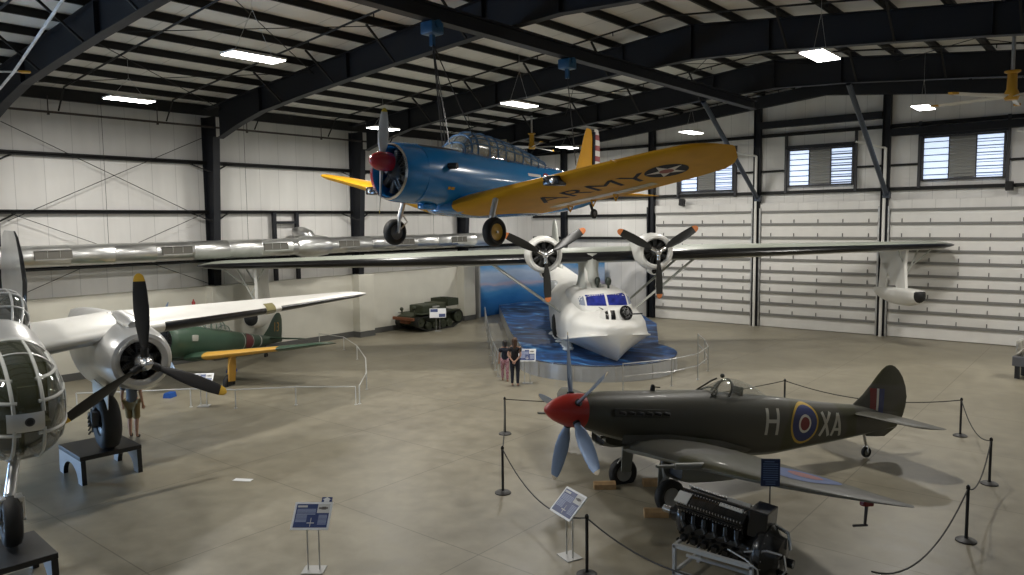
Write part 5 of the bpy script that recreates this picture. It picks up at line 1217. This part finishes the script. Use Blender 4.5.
# ================================================================== signs
SB = mat('sign_blue', (.022,.045,.16), .4); SW = mat('sign_white', (.74,.75,.76), .4); SL_ = mat('sign_print', (.30,.35,.50), .5); SPH = mat('sign_photo', (.55,.55,.53), .5); SDK = mat('sign_photo_dark', (.12,.11,.10), .5)
def lectern(x, y, az, label, w=.62, d=.48, zc=.93, tilt=42, arrow=False, pale=False, roll=0):
    t = thing('information_sign', label, 'sign', (x, y, 0), (0, 0, R(az)), 'information signs on two legs')
    # local: faces -y, panel tilts back
    M = Matrix.Translation((0, 0, zc)) @ Matrix.Rotation(R(90-tilt), 4, 'X') if False else Matrix.Translation((0, 0, zc)) @ Matrix.Rotation(R(tilt), 4, 'X')
    bm = BM(); fs = box(bm, (0,0,0), (w, d, .02)); bmesh.ops.transform(bm, matrix=M, verts=bm.verts); pn = obj('panel', bm, SW, t, False)
    def sheet(name, rects, m, z=.0115):
        bm = BM()
        for x0, y0, x1, y1 in rects: box(bm, ((x0+x1)/2, (y0+y1)/2, z), (x1-x0, y1-y0, .002))
        bmesh.ops.transform(bm, matrix=M, verts=bm.verts); return obj(name, bm, m, pn, False)
    a, b = w/2-.035, d/2-.035
    if pale:
        sheet('print_block', [(-a, .06, 0, b)], SB); sheet('print_block', [(.06, -b, a, -.05)], SB)
    else:
        sheet('print_ground', [(-a, -b, a, b)], SB)
        sheet('photo', [(a-.2, b-.16, a, b)], SPH, .013); sheet('photo_subject', [(a-.18, b-.09, a-.03, b-.06), (a-.13, b-.10, a-.06, b-.05)], SDK, .0145)
        sheet('title_line', [(-a+.02, b-.06, -a+.18, b-.025)], SPH, .013)
        L = [(-a+.02, b-.10-.022*k, a-.22, b-.088-.022*k) for k in range(5)] + [(-a+.02, -.0-.022*k, -a+.2, .012-.022*k) for k in range(6)] + [(a-.16, -.0-.022*k, a-.02, .012-.022*k) for k in range(8)]
        sheet('text_line', L, SL_, .013)
        sheet('plan_drawing', [(-.06, -.135, .06, -.12), (-.005, -.19, .005, -.04)], SPH, .0135)
    for s in (-1, 1):
        bm = BM(); tube(bm, (s*.095, .02, .01), (s*.095, .02, zc-.02), .014, n=8); obj('leg', bm, GALV, t)
    bm = BM(); box(bm, (0, .02, .008), (.36, .30, .016), bev=.004); obj('base_plate', bm, mat('base_plate_grey', (.45,.45,.44), .4, .3), t, False)
    if arrow:
        M2 = M @ Matrix.Translation((w/2-.11, d/2+.045, 0))
        bm = BM(); box(bm, (0,0,0), (.17,.09,.015)); bmesh.ops.transform(bm, matrix=M2, verts=bm.verts); ar = obj('arrow_tab', bm, SB, t, False)
        bm = BM(); prism(bm, [(-.045,-.042),(.045,-.042),(.045,.0),(.075,.0),(0,.043),(-.075,0),(-.045,0)], .002, M2 @ Matrix.Translation((0,0,.008))); obj('arrow', bm, SW, ar, False)
    return t
lectern(20.33, 7.18, 38, 'blue and white information sign with an up arrow tab, alone in the foreground', arrow=True)
lectern(23.34, 10.17, -22, 'tilted blue and white information sign between rope posts in front of the fighter propeller', tilt=44, w=.62, d=.5)
lectern(8.1, 11.95, 45, 'blue and white information sign in front of the green fighter', w=.62, d=.46, zc=.85)
lectern(2.6, 27.9, 45, 'pale information sign standing in front of the tracked vehicle', w=.85, d=.55, zc=.95, tilt=55, pale=True)
lectern(14.25, 20.62, 35, 'blue and white information sign beside the woman at the sea platform', w=.6, d=.5, zc=1.0, tilt=50)
t = thing('engine_sign', 'upright dark blue text sign on a thin pole behind the black engine', 'sign', (26.27, 11.5, 0), (0, 0, R(34)))
bm = BM(); tube(bm, (0,0,0), (0,0,1.55), .012, n=6); lathe(bm, [(0,.14),(.015,.14),(.02,.02)], (0,0,0), (0,0,1), 16); obj('pole', bm, mat('pole_grey', (.12,.12,.12), .4, .5), t)
bm = BM(); box(bm, (0,-.012,1.72), (.29,.015,.44)); pn = obj('panel', bm, mat('engine_sign_blue', (.008,.022,.075), .45), t, False)
bm = BM()
for k in range(11): box(bm, (0 if k else -.02,-.021,1.895-.036*k), (.23 if k not in (0,9,10) else .15,.002,.014))
obj('text_line', bm, mat('engine_sign_print', (.10,.16,.30), .5), pn, False)

# ================================================================== rope barrier
posts = [('black rope barrier post with round base left of the fighter propeller, nearest it', 20.5, 11.82), ('black rope barrier post farther back, left of the red spinner', 17.7, 15.25), ('black rope barrier post by the tilted sign at the bottom edge', 23.95, 9.81),
  ('black rope barrier post showing above the fighter behind its cockpit', 22.82, 21.91), ('black rope barrier post right of the fighter tail, farthest of the three at the right', 27.27, 22.22), ('rightmost black rope barrier post, middle one of the three at the right', 28.38, 18.53), ('black rope barrier post at the lower right, nearest of the three there', 28.48, 14.97), ('black rope barrier post out of view at the right', 28.0, 10.6), ('black rope barrier post out of view at the bottom', 26.7, 9.15)]
P0 = None
for lab, x, y in posts[:7]:
    if P0 is None:
        P0 = thing('barrier_post', lab, 'barrier post', (x, y, 0), group='rope barrier posts around the fighter')
        bm = BM(); tube(bm, (0,0,.03), (0,0,1.0), .027, n=12); obj('pole', bm, BLACK, P0)
        bm = BM(); lathe(bm, [(0,.17),(.02,.17),(.045,.13),(.06,.04)], (0,0,0), (0,0,1), 28); obj('base', bm, mat('post_base', (.028,.027,.026), .5), P0)
        bm = BM(); lathe(bm, [(.94,.034),(.985,.034),(1.0,.02),(1.012,.012)], (0,0,0), (0,0,1), 16, cap1=True); obj('cap', bm, BLACKG, P0)
    else: dup(P0, (x, y, 0), label=lab)
ROPE = mat('barrier_rope', (.018,.017,.016), .7)
for a, b, sag, lab in ((2,0,.42,'black barrier rope sagging past the tilted sign'), (0,1,.35,'black barrier rope between the two posts left of the propeller'), (1,3,.3,'long black barrier rope running behind the fighter nose'), (3,4,.28,'black barrier rope passing behind the fighter tail'), (4,5,.30,'black barrier rope from the far right post to the rightmost post'), (5,6,.35,'black barrier rope between the rightmost post and the nearest right post'), (6,7,.5,'black barrier rope leaving the picture at the bottom right'), (2,8,.22,'black barrier rope passing in front of the engine stand')):
    A, B = V((*posts[a][1:], .95)), V((*posts[b][1:], .95))
    bm = BM(); pipe(bm, [A.lerp(B, k/16)-V((0,0,sag*4*(k/16)*(1-k/16))) for k in range(17)], .013, 6); tag(obj('barrier_rope', bm, ROPE), lab, 'rope', 'ropes between the barrier posts')

# low fence round the green fighter
WHP = mat('fence_white', (.62,.62,.60), .4)
def fence(pts, lab):
    t = thing('low_fence', lab, 'fence', group='low fences round the green fighter')
    for x, y in pts:
        bm = BM(); tube(bm, (x,y,0), (x,y,.58), .018, n=6); lathe(bm, [(0,.05),(.012,.05),(.014,.02)], (x,y,0), (0,0,1), 10); obj('post', bm, WHP, t)
    bm = BM(); pipe(bm, [(x,y,.58) for x,y in pts], .017); obj('rail', bm, WHP, t)
fence([(5.6,9.2),(6.8,10.4),(7.89,11.64),(9.16,12.42),(10.35,13.79),(11.85,14.95)], 'low white rail fence in front of the green fighter')
fence([(11.85,15.1),(10.4,16.6),(8.2,18.4),(5.6,20.1),(3.2,21.3),(1.4,21.3)], 'low white rail fence beyond the wing tip of the green fighter')
for x, y, lab in ((5.92,12.05,'blue chock on the floor near the propeller tip of the bomber'), (3.65,15.62,'blue chock on the floor behind the yellow wheel leg')):
    bm = BM(); prism(bm, [(-.14,0),(.14,0),(.1,.16),(-.1,.16)], .35, Matrix.Translation((x,y,0)) @ Matrix.Rotation(R(30), 4, 'Z') @ Matrix.Rotation(PI/2, 4, 'X')); tag(obj('wheel_chock', bm, mat('chock_blue', (.01,.08,.35), .5), smooth=False), lab, 'wheel chock', 'blue wheel chocks')
bm = BM(); box(bm, (15.37, 8.9, .004), (.42,.16,.006), Matrix.Rotation(R(30), 3, 'Z')); tag(obj('floor_label', bm, SW, smooth=False), 'small white label stuck on the bare floor right of the bomber wheel stand', 'label')

# ceiling fans
FY = mat('fan_yellow', (.50,.27,.02), .45); FB = mat('fan_blade', (.60,.60,.58), .35, .4)
def fan(x, y, z, ph, lab, n=5, r=3.3):
    t = thing('ceiling_fan', lab, 'ceiling fan', (x, y, z), (0,0,R(ph)), 'large ceiling fans')
    bm = BM(); tube(bm, (0,0,.6), (0,0,roofz(x)-.2-z), .05, n=10); obj('down_rod', bm, GALV, t)
    bm = BM(); lathe(bm, [(-.1,.02),(-.1,.16),(.0,.2),(.12,.17),(.2,.13),(.62,.12),(.66,.2),(.70,.2),(.70,.02)], (0,0,0), (0,0,1), 18); obj('motor', bm, FY, t)
    for k in range(n):
        a = 2*PI*k/n; d = V((math.cos(a), math.sin(a), 0)); s = V((-math.sin(a), math.cos(a), 0))
        bm = BM(); rings = []
        for q in (.12, .5, r-.12): rings.append([d*q+s*(.075*math.cos(2*PI*i/10))+V((0,0,.018*math.sin(2*PI*i/10)+.03*math.cos(2*PI*i/10))) for i in range(10)])
        loft(bm, rings); b_ = obj('blade', bm, FB, t)
        bm = BM(); prism(bm, [(-.08,-.1),(.12,-.07),(.18,0),(.12,.07),(-.08,.1)], .05, Matrix.Translation(d*(r-.06)+V((0,0,-.025))) @ Matrix.Rotation(a, 4, 'Z')); obj('blade_tip', bm, FY, b_, False)
fan(27.7, 25.5, 9.0, 20, 'large ceiling fan with yellow motor and blade tips at the top right', r=2.1)
fan(6.2, 31.4, 9.5, 30, 'large ceiling fan with yellow motor behind the trainer canopy', r=2.6)
fan(5.6, 5.3, 9.75, 48, 'large ceiling fan at the upper left edge with only one blade in view', r=3.2)
for k, dx in enumerate((0, .12)):
    bm = BM(); pipe(bm, [(14.6+dx, 6.2, 10.2), (8.6+dx, 7.1, 9.55), (6.5+dx, 7.4, 9.4)], .025); struct('roof_conduit', bm, GALV)

# small wall items
for x, z, lab in ((10.95, 6.62, 'small black loudspeaker on the end wall below the left shuttered window'), (26.3, 6.95, 'small black loudspeaker on the end wall below the right shuttered window')):
    t = thing('loudspeaker', lab, 'loudspeaker', (x, 38.9, z), (R(-12),0,0), 'loudspeakers on the end wall')
    bm = BM(); box(bm, (0,0,0), (.3,.26,.38), bev=.03); obj('cabinet', bm, BLACK, t, False)
    bm = BM(); box(bm, (0,-.135,0), (.25,.01,.33)); lathe(bm, [(0,.09),(.012,.07),(.012,.01)], (0,-.138,-.03), (0,-1,0), 14); obj('grille', bm, RUBBER, t, False)
    bm = BM(); tube(bm, (0,.1,.0), (0,.36,.05), .03, n=8); obj('bracket', bm, BLACK, t)
bm = BM(); lathe(bm, [(0,.1),(.06,.09),(.07,.02)], (8.37, 39.25, 3.0), (0,-1,0), 16, cap1=True); tag(obj('alarm_bell', bm, mat('bell_dark', (.12,.03,.03), .5)), 'small dark alarm bell on the white end wall beside the flying boat', 'alarm bell')
bm = BM(); box(bm, (.5, 31.2, 1.3), (.08,.12,.16), bev=.02); tag(obj('wall_switch', bm, BLACK, smooth=False), 'small black switch box on the cream wall above the tracked vehicle', 'switch')
bm = BM(); lathe(bm, [(0,.07),(.3,.07),(.36,.03),(.42,.025)], (.55, 15.74, 2.2), (0,0,1), 14, cap1=True); tag(obj('fire_extinguisher', bm, mat('extinguisher_red', (.35,.02,.02), .35)), 'small red fire extinguisher on the cream wall above the green fighter wing', 'fire extinguisher')
t = thing('equipment_cart', 'grey machinery on a dark cart cut off by the right edge, by the far doors', 'cart', (28.15, 31.6, 0), (0,0,R(-10)))
bm = BM(); box(bm, (0,0,.62), (1.3,.9,.34), bev=.02); obj('cart_body', bm, mat('cart_grey', (.11,.11,.12), .5), t, False)
for x in (-.5,.5):
    for y in (-.35,.35):
        bm = BM(); box(bm, (x,y,.24), (.14,.14,.46)); obj('leg', bm, BLACK, t, False)
bm = BM(); tube(bm, (-.45,0,.82), (.5,0,.95), .2, .26, 16); box(bm, (-.52,0,1.08), (.16,.6,.5), bev=.03); pipe(bm, [(-.55,-.3,.85),(-.3,-.35,1.1),(.1,-.3,1.25),(.4,-.2,1.1)], .04); lathe(bm, [(0,.3),(.1,.32),(.12,.1)], (.5,0,1.0), (1,0,0), 18); obj('machine', bm, mat('machine_pale', (.45,.43,.38), .45, .4, noise=.4, nscale=8), t)
# ================================================================== visitors
SKIN = mat('skin', (.52,.30,.21), .5)
def skinned(name, verts, edges, rad, m, parent, lv=2, label=None):
    me = bpy.data.meshes.new(name); me.from_pydata([tuple(v) for v in verts], edges, [])
    o = bpy.data.objects.new(name, me); C.objects.link(o); o.parent = parent
    md = o.modifiers.new('skin', 'SKIN'); md.use_smooth_shade = True
    if not me.skin_vertices: me.skin_vertices.new()
    for i, r in enumerate(rad):
        r = r if isinstance(r, (tuple, list)) else (r, r)
        me.skin_vertices[0].data[i].radius = r
    me.skin_vertices[0].data[0].use_root = True
    sb = o.modifiers.new('sub', 'SUBSURF'); sb.levels = lv; sb.render_levels = lv
    me.materials.append(m)
    if label: o['label'] = label
    return o
class Fig:
    def __init__(s): s.v, s.e, s.r, s.n = [], [], [], {}
    def add(s, k, p, r, to=None):
        s.n[k] = len(s.v); s.v.append(V(p)); s.r.append(r)
        if to is not None: s.e.append((s.n[to], s.n[k]))
def person(x, y, az, label, H=1.65, hands='back', stride=0., clothes=None, hair=None, hair_len=.0, female=False):
    # local: faces +x, z up
    t = thing('person', label, 'person', (x, y, 0), (0,0,R(az)))
    k = H/1.7; f = Fig(); sw = .17 if female else .195
    f.add('pel', (0,0,.93), (.115,.15)); f.add('wai', (0,0,1.10), (.095,.125), 'pel'); f.add('che', (.01,0,1.28), (.105,.15), 'wai'); f.add('shb', (0,0,1.41), (.085,.13), 'che'); f.add('nek', (.0,0,1.50), .05, 'shb')
    f.add('h0', (.012,0,1.565), (.075,.068), 'nek'); f.add('h1', (.012,0,1.635), (.095,.078), 'h0'); f.add('h2', (.0,0,1.70), (.07,.062), 'h1')
    for s, q in ((1,'l'), (-1,'r')):
        st = stride*s
        f.add(q+'hip', (0,s*.095,.88), .092, 'pel'); f.add(q+'thi', (st*.18,s*.1,.68), .078, q+'hip'); f.add(q+'kne', (st*.34+.015,s*.1,.49), .056, q+'thi'); f.add(q+'cal', (st*.36-.03*abs(stride)*2,s*.1,.34), .054, q+'kne'); f.add(q+'ank', (st*.44-.02,s*.1,.09), .036, q+'cal')
        f.add(q+'hee', (st*.44-.01,s*.1,.045), .035, q+'ank'); f.add(q+'toe', (st*.44+.13,s*.115,.03), (.026,.036), q+'hee')
        f.add(q+'sho', (0,s*sw,1.40), .056, 'shb')
        if hands == 'back': el, wr, hd = (-.10,s*.235,1.14), (-.155,s*.075,.965), (-.165,s*.02,.91)
        elif hands == 'front': el, wr, hd = (.0,s*.235,1.13), (.20,s*.17,1.06), (.27,s*.14,1.06)
        else: el, wr, hd = (-.03,s*.235,1.12), (.03,s*.25,.88), (.045,s*.25,.81)
        f.add(q+'elb', el, .041, q+'sho'); f.add(q+'wri', wr, .028, q+'elb'); f.add(q+'hnd', hd, (.022,.036), q+'wri')
        d = (V(hd)-V(wr)).normalized(); sd = d.cross(V((1,0,0)) if abs(d.x) < .8 else V((0,0,1))).normalized()
        for i in range(4):
            b = V(hd)+d*.03+sd*(.022*(i-1.5)); L = (.055,.065,.06,.045)[i]; cur = V((.012,0,-.004)) if hands != 'back' else V((-.01,0,.004))
            f.add(q+'f%d' % i, b+d*L*.5, .009, q+'hnd'); f.add(q+'g%d' % i, b+d*L+cur, .008, q+'f%d' % i)
        b = V(hd)-d*.02+sd*.035; f.add(q+'t0', b+d*.02+sd*.012, .010, q+'hnd'); f.add(q+'t1', b+d*.055+sd*.012, .009, q+'t0')
    vs = [v*k for v in f.v]; rs = [tuple(a*k for a in r) if isinstance(r, tuple) else r*k for r in f.r]
    body_ = skinned('body', vs, f.e, rs, SKIN, t)
    # face
    bm = BM(); hc = V((.012,0,1.635))*k
    for s in (-1, 1):
        sphere(bm, hc+V((.0,s*.082,-.005))*k, .022*k, 6, sc=(.7,.4,1.2)); sphere(bm, hc+V((.083,s*.032,.012))*k, .011*k, 6, mi=1)
    sphere(bm, hc+V((.098,0,-.022))*k, .015*k, 6, sc=(1,.7,1.3)); sphere(bm, hc+V((.084,0,-.062))*k, .016*k, 6, mi=2, sc=(.5,1.3,.4))
    obj('face', bm, [SKIN, mat('eye_dark', (.03,.02,.02), .3), mat('lips', (.40,.16,.14), .5)], t)
    def garment(name, keys, grow, m, label=None, rows=None):
        idx = {f.n[q]: i for i, q in enumerate(keys)}
        V_ = [vs[f.n[q]] for q in keys]; R_ = [tuple(a+grow for a in rs[f.n[q]]) if isinstance(rs[f.n[q]], tuple) else rs[f.n[q]]+grow for q in keys]
        E_ = [(idx[a], idx[b]) for a, b in f.e if a in idx and b in idx]
        return skinned(name, V_, E_, R_, m, t, label=label)
    shirt, trousers, knee, shoe = clothes
    # sleeves end half way down the upper arm
    for s, q in ((1,'l'), (-1,'r')):
        f.n[q+'slv'] = len(vs); vs.append(vs[f.n[q+'sho']].lerp(vs[f.n[q+'elb']], .62)); rs.append(.064*k); f.e.append((f.n[q+'sho'], f.n[q+'slv']))
        f.n[q+'hem'] = len(vs); vs.append(vs[f.n[q+'kne']]+V((0,0,-.01))); rs.append(.075*k); f.e.append((f.n[q+'thi'], f.n[q+'hem']))
    garment('shirt', ['wai','pel','che','shb','lsho','rsho','lslv','rslv'], .034, shirt)
    if knee: garment('shorts', ['pel','lhip','rhip','lthi','rthi','lhem','rhem'], .02, trousers)
    else: garment('trousers', ['pel','lhip','rhip','lthi','rthi','lkne','rkne','lcal','rcal','lank','rank'], .014, trousers)
    for q in 'lr':
        g = garment('shoe', [q+'hee', q+'toe'], .012, shoe)
    bm = BM(); rings = []
    for i in range(1, 9):
        a = PI*i/15; rings.append([hc+V((-.012+.112*math.sin(a)*math.cos(2*PI*j/18), .102*math.sin(a)*math.sin(2*PI*j/18), .03+.105*math.cos(a)+ (0 if math.cos(2*PI*j/18) < .35 else .012*i/3)))*k for j in range(18)])
    n0 = rings[-1]
    if hair_len:
        for q in (.33, .66, 1.0): rings.append([V((min(p.x, (.0+hc.x))-.02*q*k, p.y*(1-.12*q), p.z-hair_len*q*k)) if p.x < hc.x+.03*k else V((p.x-.03*q*k, p.y, p.z)) for p in n0])
    loft(bm, rings); obj('hair', bm, hair, t)
    return t
BLKC = mat('black_cloth', (.010,.010,.012), .8); NAVY = mat('navy_cloth', (.012,.016,.03), .8); PINK = ramp_mat('pink_print_cloth', [(.40,(.33,.13,.16)),(.55,(.50,.30,.33)),(.65,(.20,.06,.09))], 14, .8)
KHAKI = mat('khaki_cloth', (.20,.145,.055), .8); GREYC = mat('grey_cloth', (.13,.15,.18), .8); SHOEW = mat('shoe_pale', (.35,.33,.31), .6); SHOED = mat('shoe_dark', (.03,.028,.025), .6)
BRN = mat('hair_brown', (.075,.035,.015), .5); DKH = mat('hair_dark', (.015,.011,.009), .5)
person(14.18, 20.02, 118, 'person in black shirt and dark trousers, hands behind the back, reading a sign', 1.63, 'back', 0, (BLKC, NAVY, False, SHOEW), BRN, .30, True)
person(13.36, 20.46, 130, 'shorter person in dark top and pink patterned trousers walking by the platform', 1.42, 'side', .35, (NAVY, PINK, False, mat('shoe_pink', (.40,.17,.15), .6)), DKH, .16, True)
person(9.87, 8.99, 135, 'person in grey shirt and khaki shorts half hidden behind the bomber engine', 1.76, 'side', .12, (GREYC, KHAKI, True, SHOED), DKH, 0)
# ------------------------------------------------------------------ camera, world, colour management
cam = bpy.data.cameras.new('camera'); co = bpy.data.objects.new('camera', cam); C.objects.link(co)
f, pit, yaw, rol, Hc = 757.04, 0.08750, 0.68667, -0.011544, 5.692
fw = V((-math.sin(yaw)*math.cos(pit), math.cos(yaw)*math.cos(pit), -math.sin(pit)))
rr = V((math.cos(yaw), math.sin(yaw), 0)); uu = rr.cross(fw)
r2 = rr*math.cos(rol)+uu*math.sin(rol); u2 = -rr*math.sin(rol)+uu*math.cos(rol)
M = Matrix((r2, u2, -fw)).transposed().to_4x4(); M.translation = V((30.5, 0, Hc)); co.matrix_world = M
cam.sensor_width = 36; cam.lens = f/1024*36; cam.clip_end = 200
bpy.context.scene.camera = co
w = bpy.data.worlds.new('World'); bpy.context.scene.world = w; w.use_nodes = True
w.node_tree.nodes['Background'].inputs[0].default_value = (.6,.7,.9,1); w.node_tree.nodes['Background'].inputs[1].default_value = .3
sc = bpy.context.scene
sc.view_settings.view_transform = 'Standard'; sc.view_settings.look = 'None'; sc.view_settings.gamma = 1; sc.view_settings.use_curve_mapping = False
sc.view_settings.exposure = 0.
sc.cycles.max_bounces = 8; sc.cycles.diffuse_bounces = 5; sc.cycles.glossy_bounces = 4; sc.cycles.transparent_max_bounces = 12
sc.cycles.use_denoising = True
sc.cycles.sample_clamp_indirect = 6
